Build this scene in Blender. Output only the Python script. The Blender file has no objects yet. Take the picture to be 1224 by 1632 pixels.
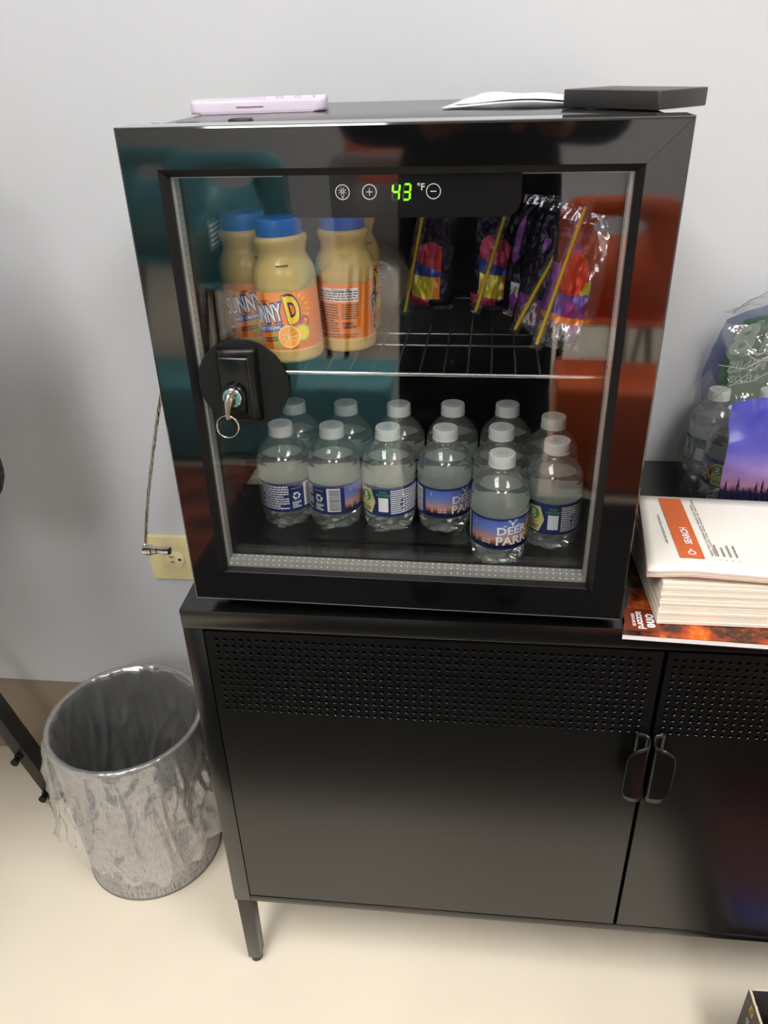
import bpy, bmesh, math, random
from mathutils import Vector, Matrix, noise
random.seed(7)
S = bpy.context.scene
COL = S.collection
R = math.radians
PI = math.pi

# ------------------------------------------------------------------ camera, world, exposure
CAM = Vector((0.2780, -0.6482, 1.1438))
AX = Vector((0.9942, 0.1044, -0.0272)); AY = Vector((-0.0286, 0.4982, 0.8666)); AF = Vector((-0.1040, 0.8607, -0.4983))
AX.normalize(); AF = (AF - AX * AF.dot(AX)).normalized(); AY = AX.cross(AF)
cd = bpy.data.cameras.new('camera'); cam = bpy.data.objects.new('camera', cd); COL.objects.link(cam)
cd.sensor_fit = 'VERTICAL'; cd.sensor_height = 24.0; cd.lens = 24.0 * 1269.14 / 1632.0
cd.clip_start = 0.02; cd.clip_end = 50
cam.matrix_world = Matrix(((AX.x, AY.x, -AF.x, CAM.x), (AX.y, AY.y, -AF.y, CAM.y), (AX.z, AY.z, -AF.z, CAM.z), (0, 0, 0, 1)))
S.camera = cam
wd = bpy.data.worlds.new('world'); S.world = wd; wd.use_nodes = True
wd.node_tree.nodes['Background'].inputs[0].default_value = (0.8, 0.87, 1, 1)
wd.node_tree.nodes['Background'].inputs[1].default_value = 0.3
S.view_settings.view_transform = 'Standard'; S.view_settings.look = 'None'
S.view_settings.exposure = 0.0; S.view_settings.gamma = 1.0; S.view_settings.use_curve_mapping = False
cy = S.cycles
cy.max_bounces = 24; cy.transmission_bounces = 18; cy.transparent_max_bounces = 40; cy.glossy_bounces = 8; cy.diffuse_bounces = 4
cy.use_denoising = True; cy.sample_clamp_indirect = 6.0; cy.caustics_reflective = False; cy.caustics_refractive = True
LAMP = 18.5            # radiance of the ceiling diffusers
LAMP_COL = (1.0, 0.97, 0.93)

# ------------------------------------------------------------------ helpers
def lin(c):
    return tuple(((v / 255) / 12.92 if v / 255 <= 0.04045 else ((v / 255 + 0.055) / 1.055) ** 2.4) for v in c) + (1.0,)

def P(name, rgb, rough=0.5, metal=0.0, spec=0.5, coat=0.0, emit=0.0, trans=0.0, ior=1.45, bump=None, vary=None, sss=0.0):
    m = bpy.data.materials.new(name); m.use_nodes = True
    nt = m.node_tree; b = nt.nodes['Principled BSDF']
    b.inputs['Base Color'].default_value = lin(rgb); b.inputs['Roughness'].default_value = rough
    b.inputs['Metallic'].default_value = metal; b.inputs['Specular IOR Level'].default_value = spec
    b.inputs['Coat Weight'].default_value = coat; b.inputs['Coat Roughness'].default_value = 0.05
    b.inputs['Transmission Weight'].default_value = trans; b.inputs['IOR'].default_value = ior
    if sss: b.inputs['Subsurface Weight'].default_value = sss; b.inputs['Subsurface Radius'].default_value = (.01, .008, .005)
    if emit: b.inputs['Emission Color'].default_value = lin(rgb); b.inputs['Emission Strength'].default_value = emit
    if bump or vary:
        tc = nt.nodes.new('ShaderNodeTexCoord')
    if bump:
        n = nt.nodes.new('ShaderNodeTexNoise'); n.inputs['Scale'].default_value = bump[0]; n.inputs['Detail'].default_value = 3
        nt.links.new(tc.outputs['Object'], n.inputs['Vector'])
        bp = nt.nodes.new('ShaderNodeBump'); bp.inputs['Strength'].default_value = bump[1]; bp.inputs['Distance'].default_value = bump[2]
        nt.links.new(n.outputs['Fac'], bp.inputs['Height']); nt.links.new(bp.outputs['Normal'], b.inputs['Normal'])
    if vary:      # (scale, rgb2, lo, hi)
        n = nt.nodes.new('ShaderNodeTexNoise'); n.inputs['Scale'].default_value = vary[0]; n.inputs['Detail'].default_value = 5
        nt.links.new(tc.outputs['Object'], n.inputs['Vector'])
        r = nt.nodes.new('ShaderNodeValToRGB'); r.color_ramp.elements[0].position = vary[2]; r.color_ramp.elements[1].position = vary[3]
        r.color_ramp.elements[0].color = lin(rgb); r.color_ramp.elements[1].color = lin(vary[1])
        nt.links.new(n.outputs['Fac'], r.inputs['Fac']); nt.links.new(r.outputs['Color'], b.inputs['Base Color'])
    return m

def thin(name, tint=(1, 1, 1), f0=0.04, rough=0.0, diff=0.0, dcol=(255, 255, 255), bump=None):
    """thin clear sheet: transparent with Schlick reflection, optionally a little milky"""
    m = bpy.data.materials.new(name); m.use_nodes = True; nt = m.node_tree; nt.nodes.clear()
    N = nt.nodes.new; L = nt.links.new
    out = N('ShaderNodeOutputMaterial'); tr = N('ShaderNodeBsdfTransparent'); gl = N('ShaderNodeBsdfGlossy')
    tr.inputs[0].default_value = (*tint, 1); gl.inputs['Roughness'].default_value = rough
    lw = N('ShaderNodeLayerWeight'); lw.inputs['Blend'].default_value = 0.5
    pw = N('ShaderNodeMath'); pw.operation = 'POWER'; pw.inputs[1].default_value = 5; L(lw.outputs['Facing'], pw.inputs[0])
    ma = N('ShaderNodeMath'); ma.operation = 'MULTIPLY_ADD'; ma.inputs[1].default_value = 1 - f0; ma.inputs[2].default_value = f0; L(pw.outputs[0], ma.inputs[0])
    mx = N('ShaderNodeMixShader'); L(ma.outputs[0], mx.inputs[0])
    if diff:
        df = N('ShaderNodeBsdfDiffuse'); df.inputs[0].default_value = lin(dcol)
        tl = N('ShaderNodeBsdfTranslucent'); tl.inputs[0].default_value = lin(dcol)
        m1 = N('ShaderNodeMixShader'); m1.inputs[0].default_value = 0.45; L(df.outputs[0], m1.inputs[1]); L(tl.outputs[0], m1.inputs[2])
        m2 = N('ShaderNodeMixShader'); m2.inputs[0].default_value = diff; L(tr.outputs[0], m2.inputs[1]); L(m1.outputs[0], m2.inputs[2])
        L(m2.outputs[0], mx.inputs[1])
    else:
        L(tr.outputs[0], mx.inputs[1])
    L(gl.outputs[0], mx.inputs[2]); L(mx.outputs[0], out.inputs[0])
    if bump:
        tc = N('ShaderNodeTexCoord'); n = N('ShaderNodeTexNoise'); n.inputs['Scale'].default_value = bump[0]; n.inputs['Detail'].default_value = 2
        L(tc.outputs['Object'], n.inputs['Vector']); bp = N('ShaderNodeBump'); bp.inputs['Strength'].default_value = bump[1]; bp.inputs['Distance'].default_value = bump[2]
        L(n.outputs['Fac'], bp.inputs['Height']); L(bp.outputs['Normal'], gl.inputs['Normal'])
    return m

def ramp_mat(name, axis, stops, rough=0.4, wob=0.0, scale=20):
    """flat printed gradient along an object axis: stops = [(coord, rgb)...]"""
    m = bpy.data.materials.new(name); m.use_nodes = True; nt = m.node_tree; b = nt.nodes['Principled BSDF']
    N = nt.nodes.new; L = nt.links.new
    b.inputs['Roughness'].default_value = rough
    tc = N('ShaderNodeTexCoord'); sp = N('ShaderNodeSeparateXYZ'); L(tc.outputs['Object'], sp.inputs[0])
    lo, hi = stops[0][0], stops[-1][0]
    src = sp.outputs[axis]
    if wob:
        n = N('ShaderNodeTexNoise'); n.inputs['Scale'].default_value = scale; L(tc.outputs['Object'], n.inputs['Vector'])
        a = N('ShaderNodeMath'); a.operation = 'MULTIPLY_ADD'; a.inputs[1].default_value = wob; L(n.outputs['Fac'], a.inputs[0]); L(src, a.inputs[2])
        src = a.outputs[0]
    mr = N('ShaderNodeMapRange'); mr.inputs['From Min'].default_value = lo; mr.inputs['From Max'].default_value = hi; L(src, mr.inputs['Value'])
    r = N('ShaderNodeValToRGB'); e = r.color_ramp.elements
    while len(e) < len(stops): e.new(0.5)
    for i, (c, rgb) in enumerate(stops):
        e[i].position = (c - lo) / (hi - lo); e[i].color = lin(rgb)
    L(mr.outputs[0], r.inputs['Fac']); L(r.outputs['Color'], b.inputs['Base Color'])
    return m

def obj(name, bm, mat, parent=None, smooth=35, off=None):
    me = bpy.data.meshes.new(name)
    if off is not None: bmesh.ops.translate(bm, vec=Vector(off), verts=bm.verts)
    bmesh.ops.recalc_face_normals(bm, faces=bm.faces)
    bm.to_mesh(me); bm.free()
    for mm in (mat if isinstance(mat, (list, tuple)) else [mat]): me.materials.append(mm)
    if smooth is not None:
        me.polygons.foreach_set('use_smooth', [True] * len(me.polygons))
        if smooth < 180: me.set_sharp_from_angle(angle=R(smooth))
    o = bpy.data.objects.new(name, me); COL.objects.link(o)
    if parent is not None: o.parent = parent
    if any(k in name for k in ('lettering', '_print', 'digit', 'unlit', 'outline', 'embossing', 'stamp', 'emblem', 'slice', 'torn_edge')): o['kind'] = 'stuff'      # flat print, too small to pick apart
    return o

def tag(o, label, cat, group=None, kind=None):
    if label: o['label'] = label
    if cat: o['category'] = cat
    if group: o['group'] = group
    if kind: o['kind'] = kind
    return o

def thing(name, label, cat, loc=(0, 0, 0), rot=(0, 0, 0), group=None):
    o = bpy.data.objects.new(name, None); COL.objects.link(o); o.empty_display_size = 0.02
    o.location = loc; o.rotation_euler = rot
    return tag(o, label, cat, group)

def struct(o):
    o['kind'] = 'structure'; return o

def kids(o): return [c for c in bpy.data.objects if c.parent == o]

def dup(o, loc, rot, label, group=None):
    c = o.copy(); COL.objects.link(c); c.location = loc; c.rotation_euler = rot; c['label'] = label
    if group: c['group'] = group
    for k in kids(o):
        kc = k.copy(); COL.objects.link(kc); kc.parent = c
        for g in kids(k):
            gc = g.copy(); COL.objects.link(gc); gc.parent = kc
    return c

def box(bm, lo, hi, bev=0.0, seg=2, M=None):
    r = bmesh.ops.create_cube(bm, size=1.0); vs = r['verts']
    for v in vs:
        v.co = Vector([lo[i] + (v.co[i] + 0.5) * (hi[i] - lo[i]) for i in range(3)])
    if bev:
        es = list({e for v in vs for e in v.link_edges})
        g = bmesh.ops.bevel(bm, geom=es, offset=bev, segments=seg, profile=0.5, affect='EDGES', clamp_overlap=True)
        vs = list({v for f in g['faces'] for v in f.verts} | {v for v in vs if v.is_valid})
    if M is not None:
        for v in vs: v.co = M @ v.co
    return vs

def bbox(lo, hi, bev=0.0, seg=2):
    bm = bmesh.new(); box(bm, lo, hi, bev, seg); return bm

def tube(bm, pts, r, n=8, cap=True):
    pts = [Vector(p) for p in pts]; rings = []
    rr = r if isinstance(r, (list, tuple)) else [r] * len(pts)
    prev = None
    for i, p in enumerate(pts):
        t = (pts[min(i + 1, len(pts) - 1)] - pts[max(i - 1, 0)]).normalized()
        if prev is None:
            a = t.orthogonal().normalized()
        else:
            a = (prev - t * prev.dot(t)).normalized()
        prev = a; b = t.cross(a)
        rings.append([bm.verts.new(p + (a * math.cos(2 * PI * k / n) + b * math.sin(2 * PI * k / n)) * rr[i]) for k in range(n)])
    for i in range(len(rings) - 1):
        for k in range(n):
            bm.faces.new((rings[i][k], rings[i][(k + 1) % n], rings[i + 1][(k + 1) % n], rings[i + 1][k]))
    if cap:
        bm.faces.new(rings[0][::-1]); bm.faces.new(rings[-1])

def torus(bm, c, rad, r, M=None, n=32, k=8, squash=1.0):
    rings = []
    for i in range(n):
        a = 2 * PI * i / n; ring = []
        for j in range(k):
            b = 2 * PI * j / k
            p = Vector(((rad + r * math.cos(b)) * math.cos(a), (rad + r * math.cos(b)) * math.sin(a) * squash, r * math.sin(b)))
            if M is not None: p = M @ p
            ring.append(bm.verts.new(Vector(c) + p))
        rings.append(ring)
    for i in range(n):
        for j in range(k):
            bm.faces.new((rings[i][j], rings[(i + 1) % n][j], rings[(i + 1) % n][(j + 1) % k], rings[i][(j + 1) % k]))

def lathe(bm, prof, n=40, c=(0, 0, 0), f=None, cap=(True, True), M=None):
    """prof = [(r, z)...]; f(theta, z, r) -> r"""
    rings = []
    for (r, z) in prof:
        ring = []
        for k in range(n):
            a = 2 * PI * k / n; q = f(a, z, r) if f else r
            p = Vector((q * math.cos(a), q * math.sin(a), z))
            if M is not None: p = M @ p
            ring.append(bm.verts.new(p + Vector(c)))
        rings.append(ring)
    for i in range(len(rings) - 1):
        for k in range(n):
            bm.faces.new((rings[i][k], rings[i][(k + 1) % n], rings[i + 1][(k + 1) % n], rings[i + 1][k]))
    if cap[0]: bm.faces.new(rings[0][::-1])
    if cap[1]: bm.faces.new(rings[-1])
    return rings

def grid(bm, fn, nu, nv, mat=None):
    vs = [[bm.verts.new(fn(i / nu, j / nv)) for i in range(nu + 1)] for j in range(nv + 1)]
    for j in range(nv):
        for i in range(nu):
            f = bm.faces.new((vs[j][i], vs[j][i + 1], vs[j + 1][i + 1], vs[j + 1][i]))
            if mat: f.material_index = mat((i + .5) / nu, (j + .5) / nv)
    return vs

def prism(bm, outline, lo, hi, plane='XY'):
    def mk(p, h):
        return {'XY': (p[0], p[1], h), 'XZ': (p[0], h, p[1]), 'YZ': (h, p[0], p[1])}[plane]
    a = [bm.verts.new(mk(p, lo)) for p in outline]; b = [bm.verts.new(mk(p, hi)) for p in outline]
    n = len(a)
    for i in range(n): bm.faces.new((a[i], a[(i + 1) % n], b[(i + 1) % n], b[i]))
    bm.faces.new(a[::-1]); bm.faces.new(b)

def rrect(x0, x1, y0, y1, rs, n=5):
    """rounded rectangle outline; rs = radius or (bl, br, tr, tl)"""
    if not isinstance(rs, (tuple, list)): rs = (rs,) * 4
    out = []
    for (cx, cy, a0, r) in ((x0, y0, 180, rs[0]), (x1, y0, 270, rs[1]), (x1, y1, 0, rs[2]), (x0, y1, 90, rs[3])):
        sx = 1 if cx == x0 else -1; sy = 1 if cy == y0 else -1
        if r <= 0: out.append((cx, cy)); continue
        for k in range(n + 1):
            a = R(a0 + 90 * k / n); out.append((cx + sx * r + r * math.cos(a), cy + sy * r + r * math.sin(a)))
    return out

_tc = {}
def text2d(s, size, bold=0.0, sx=1.0, shear=0.0):
    key = (s, bold, shear)
    if key not in _tc:
        cu = bpy.data.curves.new('t', 'FONT'); cu.body = s; cu.size = 1.0; cu.offset = bold; cu.shear = shear
        cu.align_x = 'CENTER'; cu.align_y = 'CENTER'; cu.resolution_u = 3; cu.fill_mode = 'FRONT'; cu.dimensions = '2D'
        o = bpy.data.objects.new('t', cu); COL.objects.link(o); dg = bpy.context.evaluated_depsgraph_get()
        me = o.evaluated_get(dg).to_mesh()
        _tc[key] = ([(v.co.x, v.co.y) for v in me.vertices], [tuple(p.vertices) for p in me.polygons])
        bpy.data.objects.remove(o); bpy.data.curves.remove(cu)
    v, f = _tc[key]
    return [(x * size * sx, y * size) for x, y in v], f

def put2d(bm, v, f, fn, rot=0.0, at=(0, 0), mi=0, mirror=False):
    c, s = math.cos(R(rot)), math.sin(R(rot))
    vs = [bm.verts.new(fn(at[0] + (-x if mirror else x) * c - y * s, at[1] + (-x if mirror else x) * s + y * c)) for x, y in v]
    for q in f:
        try:
            ff = bm.faces.new([vs[i] for i in q]); ff.material_index = mi
        except ValueError: pass

def wrapf(Rr):
    return lambda s, h: Vector((Rr * math.sin(s / Rr), -Rr * math.cos(s / Rr), h))

def rect2d(w, h, nx=4, ny=1):
    v = [(-w / 2 + w * i / nx, -h / 2 + h * j / ny) for j in range(ny + 1) for i in range(nx + 1)]
    f = [(j * (nx + 1) + i, j * (nx + 1) + i + 1, (j + 1) * (nx + 1) + i + 1, (j + 1) * (nx + 1) + i) for j in range(ny) for i in range(nx)]
    return v, f

def disc2d(r, n=24, r0=0.0, a0=0, a1=360):
    full = (a1 - a0) >= 360
    m = n if full else n + 1
    if r0 <= 0 and full:
        return [(r * math.cos(2 * PI * k / n), r * math.sin(2 * PI * k / n)) for k in range(n)], [tuple(range(n))]
    v = []
    for k in range(m):
        a = R(a0 + (a1 - a0) * k / n); v += [(r0 * math.cos(a), r0 * math.sin(a)), (r * math.cos(a), r * math.sin(a))]
    f = [(2 * k, 2 * k + 1, (2 * k + 3) % (2 * m), (2 * k + 2) % (2 * m)) for k in range(n)]
    return v, f

def line2d(p, q, w):
    d = Vector((q[0] - p[0], q[1] - p[1])); nrm = Vector((-d.y, d.x)).normalized() * w / 2
    return [(p[0] + nrm.x, p[1] + nrm.y), (p[0] - nrm.x, p[1] - nrm.y), (q[0] - nrm.x, q[1] - nrm.y), (q[0] + nrm.x, q[1] + nrm.y)], [(0, 1, 2, 3)]

def words2d(w, h, lines, rnd, fill=0.62):
    """rows of tiny word-shaped bars for print too small to read"""
    v, f = [], []
    for i in range(lines):
        y = h / 2 - (i + .5) * h / lines; x = -w / 2; end = w / 2 * (1 if rnd.random() < .75 else rnd.uniform(.3, .9))
        while x < end:
            l = min(rnd.uniform(.04, .16) * w, end - x); b = len(v); hh = h / lines * fill / 2
            if l > 0.01 * w:
                v += [(x, y - hh), (x + l, y - hh), (x + l, y + hh), (x, y + hh)]; f.append((b, b + 1, b + 2, b + 3))
            x += l + .02 * w
    return v, f

# ------------------------------------------------------------------ materials
M = {}
M['wall'] = P('wall_paint', (198, 201, 206), 0.55, spec=0.3, bump=(160, .08, .002))
M['floor'] = P('floor_vinyl', (240, 230, 211), 0.38, spec=0.4, vary=(3, (232, 222, 204), .35, .7))
M['base'] = P('baseboard_vinyl', (138, 122, 106), 0.45)
M['ceil'] = P('ceiling_tile', (225, 225, 222), 0.9, bump=(90, .3, .003))
M['lamp'] = P('lamp_diffuser', (255, 252, 246), 0.5, emit=LAMP)
M['lamp'].node_tree.nodes['Principled BSDF'].inputs['Emission Color'].default_value = (*LAMP_COL, 1)
M['lampframe'] = P('lamp_frame', (235, 235, 235), 0.5)
M['gloss'] = P('gloss_black', (10, 10, 11), 0.05, spec=1.0, coat=0.9)
M['pebble'] = P('pebbled_black_steel', (34, 34, 36), 0.16, spec=1.0, bump=(900, .10, .001))
M['liner'] = P('black_liner_plastic', (12, 12, 13), 0.22, spec=0.5)
M['blackpl'] = P('black_plastic', (14, 14, 15), 0.4)
M['panel'] = P('panel_black', (9, 10, 13), 0.3)
M['gasket'] = P('gasket_rubber', (20, 20, 20), 0.7)
M['spacer'] = P('aluminium_spacer', (168, 168, 164), 0.35, metal=0.5)
M['dot'] = P('spacer_perforation', (235, 235, 230), 0.4)
M['glass'] = thin('door_glass', (0.992, 0.996, 0.994), f0=0.042)
M['satin'] = P('black_powder_coat', (11, 11, 11), 0.24, spec=0.85, bump=(500, .04, .0004))
M['satin_hard'] = P('black_powder_coat_tab', (13, 13, 13), 0.22, spec=0.5)
M['chrome'] = P('chrome', (225, 222, 215), 0.12, metal=1)
M['steel'] = P('brushed_steel', (190, 182, 170), 0.28, metal=1)
M['wire'] = P('coated_wire', (70, 72, 74), 0.2, metal=0.7)
M['wiref'] = P('wire_highlight', (225, 225, 222), 0.12, metal=0.9)  # front wire's highlight put into a lighter copy of the wire colour
M['green'] = P('green_led', (110, 255, 10), 0.5, emit=2.2)
M['dimseg'] = P('unlit_segment', (70, 66, 62), 0.5)
M['pwhite'] = P('white_print', (225, 226, 228), 0.5)
M['icon'] = P('glowing_icon_print', (200, 200, 200), 0.5, emit=0.25)  # printed icons with a faint glow of their own added
M['ivory'] = P('ivory_plastic', (226, 214, 160), 0.35)
M['dark'] = P('dark_slot', (25, 22, 20), 0.7)
# bottles
M['pet'] = thin('clear_bottle_plastic', (0.96, 0.97, 0.965), f0=0.08, rough=0.03, diff=0.13, dcol=(238, 243, 240))
M['water'] = P('water', (250, 255, 253), 0.02, trans=1.0, ior=1.33)
M['cap'] = P('cloudy_white_cap', (205, 208, 206), 0.4, sss=0.0)
M['navy'] = P('navy_label', (28, 46, 102), 0.35)
M['sunset'] = ramp_mat('sunset_label', 'Z', [(.021, (20, 26, 58)), (.030, (26, 26, 52)), (.0335, (150, 96, 88)), (.037, (206, 146, 116)), (.043, (140, 138, 184)), (.050, (102, 122, 192)), (.0577, (80, 104, 180))], wob=.006, scale=60)
M['purple'] = P('purple_label', (78, 42, 110), 0.35)
M['back'] = P('label_inner_white', (232, 234, 230), 0.6)
M['lw'] = P('label_white', (238, 240, 244), 0.45)
M['lb'] = P('label_ink', (14, 14, 22), 0.5)
M['lt'] = P('label_tan', (226, 214, 150), 0.45)
M['lg'] = P('label_green', (78, 160, 60), 0.45)
M['amber'] = P('label_amber', (222, 160, 60), 0.45)
M['silver'] = P('label_silver', (150, 160, 205), 0.4)
# juice
M['juice'] = P('pale_orange_juice_bottle', (214, 184, 112), 0.22, spec=0.5, sss=0.25)
M['bluecap'] = P('blue_cap', (30, 92, 186), 0.3)
M['orange'] = P('orange_label', (243, 128, 34), 0.35)
M['oy'] = P('label_yellow', (250, 214, 40), 0.4)
M['ob'] = P('label_blue', (24, 72, 160), 0.4)
M['od'] = P('label_dark_blue', (18, 38, 84), 0.4)
M['obr'] = P('label_brown_ink', (92, 44, 16), 0.5)
M['flesh'] = P('label_orange_slice', (255, 170, 60), 0.45)
M['rind'] = P('label_slice_rind', (255, 226, 170), 0.45)
M['lime'] = P('label_lime', (150, 190, 60), 0.45)
M['magenta'] = P('label_pink', (196, 60, 80), 0.45)

# ------------------------------------------------------------------ the room
WY = 0.389
def slab(name, lo, hi, mat): return struct(obj(name, bbox(lo, hi), mat))
RX0, RX1, RY0, RZ = -2.6, 3.0, -4.2, 2.35
slab('floor', (RX0 - .1, RY0 - .1, -.08), (RX1 + .1, WY + .1, 0), M['floor'])
slab('ceiling', (RX0 - .1, RY0 - .1, RZ), (RX1 + .1, WY + .1, RZ + .08), M['ceil'])
slab('wall_back', (RX0 - .1, WY, 0), (RX1 + .1, WY + .1, RZ), M['wall'])
slab('wall_front', (RX0 - .1, RY0 - .1, 0), (RX1 + .1, RY0, RZ), M['wall'])
slab('wall_left', (RX0 - .1, RY0, 0), (RX0, WY, RZ), M['wall'])
slab('wall_right', (RX1, RY0, 0), (RX1 + .1, WY, RZ), M['wall'])
bm = bmesh.new()      # coved vinyl baseboard
prism(bm, [(WY, 0), (WY - .010, 0), (WY - .008, .004), (WY - .0055, .012), (WY - .004, .02), (WY - .0035, .160), (WY - .002, .166), (WY, .166)], RX0, RX1, 'YZ')
struct(obj('baseboard_back', bm, M['base'], smooth=60))

def ceiling_lamp(x, y, label, w=.56, l=1.12):
    t = thing('ceiling_light', label, 'light', (x, y, RZ), group=None)
    bm = bmesh.new()
    for a in ((-w / 2 - .02, -l / 2 - .02, w / 2 + .02, -l / 2), (-w / 2 - .02, l / 2, w / 2 + .02, l / 2 + .02), (-w / 2 - .02, -l / 2, -w / 2, l / 2), (w / 2, -l / 2, w / 2 + .02, l / 2)):
        box(bm, (a[0], a[1], -.012), (a[2], a[3], 0), .002)
    obj('frame', bm, M['lampframe'], t)
    obj('diffuser', bbox((-w / 2, -l / 2, -.008), (w / 2, l / 2, -.002)), M['lamp'], t)
LAMPS = [(-.35, -1.05, 'ceiling light panel in front of the fridge, nearest on the left'), (1.35, -1.05, 'ceiling light panel above the right end of the black cabinet'),
         (-.35, -2.95, 'ceiling light panel over the teal chairs at the back of the room'), (1.35, -2.95, 'ceiling light panel over the orange chairs at the back of the room')]
for a in LAMPS: ceiling_lamp(*a)

# ------------------------------------------------------------------ black metal cabinet
ZT = 0.6408; CY = 0.0018
cab = thing('cabinet', 'black metal cabinet with perforated doors under the glass door fridge', 'cabinet', (.48, .19, 0))
CO = (-.48, -.19, 0)
X0, X1 = -.0225, .9865
obj('top_panel', bbox((X0, CY, ZT - .0242), (X1, .386, ZT), .0012), M['satin'], cab, off=CO)
obj('side_panel', bbox((X0 + .0004, CY + .0003, .150), (X0 + .0225, .384, ZT - .0246), .0008), M['satin'], cab, off=CO)
obj('side_panel', bbox((X1 - .0225, CY + .0003, .150), (X1 - .0004, .384, ZT - .0246), .0008), M['satin'], cab, off=CO)
obj('back_panel', bbox((X0 + .0225, .378, .150), (X1 - .0225, .384, ZT - .0246)), M['satin'], cab, off=CO)
obj('bottom_panel', bbox((X0 + .0227, CY + .0003, .150), (X1 - .0227, .3775, .1618), .0008), M['satin'], cab, off=CO)
def legbm(x, y):
    bm = bmesh.new(); vs = box(bm, (x - .0105, y - .0105, .012), (x + .0105, y + .0105, .150), .0012)
    for v in vs:
        if v.co.z < .05: v.co.x = x + (v.co.x - x) * .9; v.co.y = y + (v.co.y - y) * .9
    return bm
for (x, y) in ((X0 + .0125, CY + .0125), (X1 - .0125, CY + .0125), (X0 + .0125, .370), (X1 - .0125, .370)):
    lg = obj('leg', legbm(x, y), M['satin'], cab, off=CO)
    bm = bmesh.new(); lathe(bm, [(.006, 0), (.0085, .002), (.009, .012), (.006, .016)], 16, (x, y, 0)); obj('foot', bm, M['blackpl'], lg, off=CO)

def perforated_door(x0, x1, z0, z1, hx0, ncol, px, hz1, nrow, pz, side):
    bm = bmesh.new(); yf = CY + .0004; d = .0022; r = .0021
    # sheet: hole cells + plain surrounds (front), flat frame strips
    xa, xb = hx0 - px / 2, hx0 + (ncol - .5) * px; za, zb = hz1 - (nrow - .5) * pz, hz1 + pz / 2
    n = 8
    for i in range(ncol):
        for j in range(nrow):
            cx, cz = hx0 + i * px, hz1 - j * pz
            sq = [(px / 2, 0), (px / 2, pz / 2), (0, pz / 2), (-px / 2, pz / 2), (-px / 2, 0), (-px / 2, -pz / 2), (0, -pz / 2), (px / 2, -pz / 2)]
            o = [bm.verts.new((cx + a, yf, cz + b)) for a, b in sq]
            h0 = [bm.verts.new((cx + (r + .0003) * math.cos(2 * PI * k / n), yf, cz + (r + .0003) * math.sin(2 * PI * k / n))) for k in range(n)]
            h = [bm.verts.new((cx + r * math.cos(2 * PI * k / n), yf + .0005, cz + r * math.sin(2 * PI * k / n))) for k in range(n)]
            g = [bm.verts.new((v.co.x, yf + d, v.co.z)) for v in h]
            for k in range(n):
                bm.faces.new((o[k], o[(k + 1) % n], h0[(k + 1) % n], h0[k])); bm.faces.new((h0[k], h0[(k + 1) % n], h[(k + 1) % n], h[k])); bm.faces.new((h[k], h[(k + 1) % n], g[(k + 1) % n], g[k]))
    def q(a, b, c, e): bm.faces.new([bm.verts.new(p) for p in ((a, yf, b), (c, yf, b), (c, yf, e), (a, yf, e))])
    q(x0, z0, x1, za); q(x0, zb, x1, z1); q(x0, za, xa, zb); q(xb, za, x1, zb)
    # returned rim
    for (a, b) in (((x0, z0), (x1, z0)), ((x1, z0), (x1, z1)), ((x1, z1), (x0, z1)), ((x0, z1), (x0, z0))):
        bm.faces.new([bm.verts.new(p) for p in ((a[0], yf, a[1]), (b[0], yf, b[1]), (b[0], yf + .016, b[1]), (a[0], yf + .016, a[1]))])
    bmesh.ops.remove_doubles(bm, verts=bm.verts, dist=.00002)
    dr = obj('door', bm, M['satin'], cab, smooth=None, off=CO)
    # bent tab handle: web out from the door edge, then a rounded plate turned back over the door
    xe = x1 if side < 0 else x0
    bm = bmesh.new(); zc = .4545
    path = [(side * .013, -.0008), (side * .008, -.0012), (side * .003, -.0018), (side * .0004, -.0040), (-side * .0002, -.0080), (side * .0004, -.0120), (side * .0022, -.0155)]
    path += [(side * (.0022 + .0213 * k / 9), -.0155 - .0035 * math.sin(PI / 2 * k / 9)) for k in range(1, 10)]
    hts = [.0475, .0475, .047, .046, .0445, .043, .0415] + [.023 + .0185 * math.sqrt(max(0, 1 - (k / 9) ** 2.4)) for k in range(1, 10)]
    vs = [[bm.verts.new((xe + a, CY + b, zc + hh * (1 - t / 6))) for t in range(13)] for (a, b), hh in zip(path, hts)]
    for k in range(len(vs) - 1):
        for t in range(12): bm.faces.new((vs[k][t], vs[k + 1][t], vs[k + 1][t + 1], vs[k][t + 1]))
    h = obj('handle', bm, M['satin_hard'], dr, smooth=50, off=CO)
    s = h.modifiers.new('thick', 'SOLIDIFY'); s.thickness = .0015; s.offset = 0
    return dr
HP = (.4664 - .0136) / 51
perforated_door(.0012, .4798, .1636, .6135, .0136, 52, HP, .603, 12, .00908, -1)
perforated_door(.4842, .9628, .1636, .6135, .4925, 52, HP, .603, 12, .00908, 1)

# ------------------------------------------------------------------ glass door fridge
FY = -0.0187
def FW(x, y, z):
    c, s = math.cos(FY), math.sin(FY); return Vector((x * c - y * s, x * s + y * c, z))
W = .43; ZB = .6585; ZH = 1.1006
fr = thing('mini_fridge', 'black glass door mini fridge standing on the black metal cabinet', 'fridge', (0, 0, ZT), (0, 0, FY))
FO = (0, 0, -ZT)
def fp(name, bm, mat, parent=None, smooth=35): return obj(name, bm, mat, parent or fr, smooth, off=FO)
ZI, ZC = .675, 1.072           # liner floor and ceiling
XI0, XI1, YI = .0245, .4055, .335
bm = bmesh.new()
box(bm, (.004, .044, .6570), (.0220, .370, 1.0972), .003); box(bm, (.4080, .044, .6570), (.426, .370, 1.0972), .003)
box(bm, (.004, .044, 1.0745), (.426, .370, 1.0975), .003); box(bm, (.004, .044, .6565), (.426, .370, .6725), .002); box(bm, (.004, .3375, .6565), (.426, .370, 1.097), .002)
fp('body', bm, M['pebble'])
bm = bmesh.new()
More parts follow.
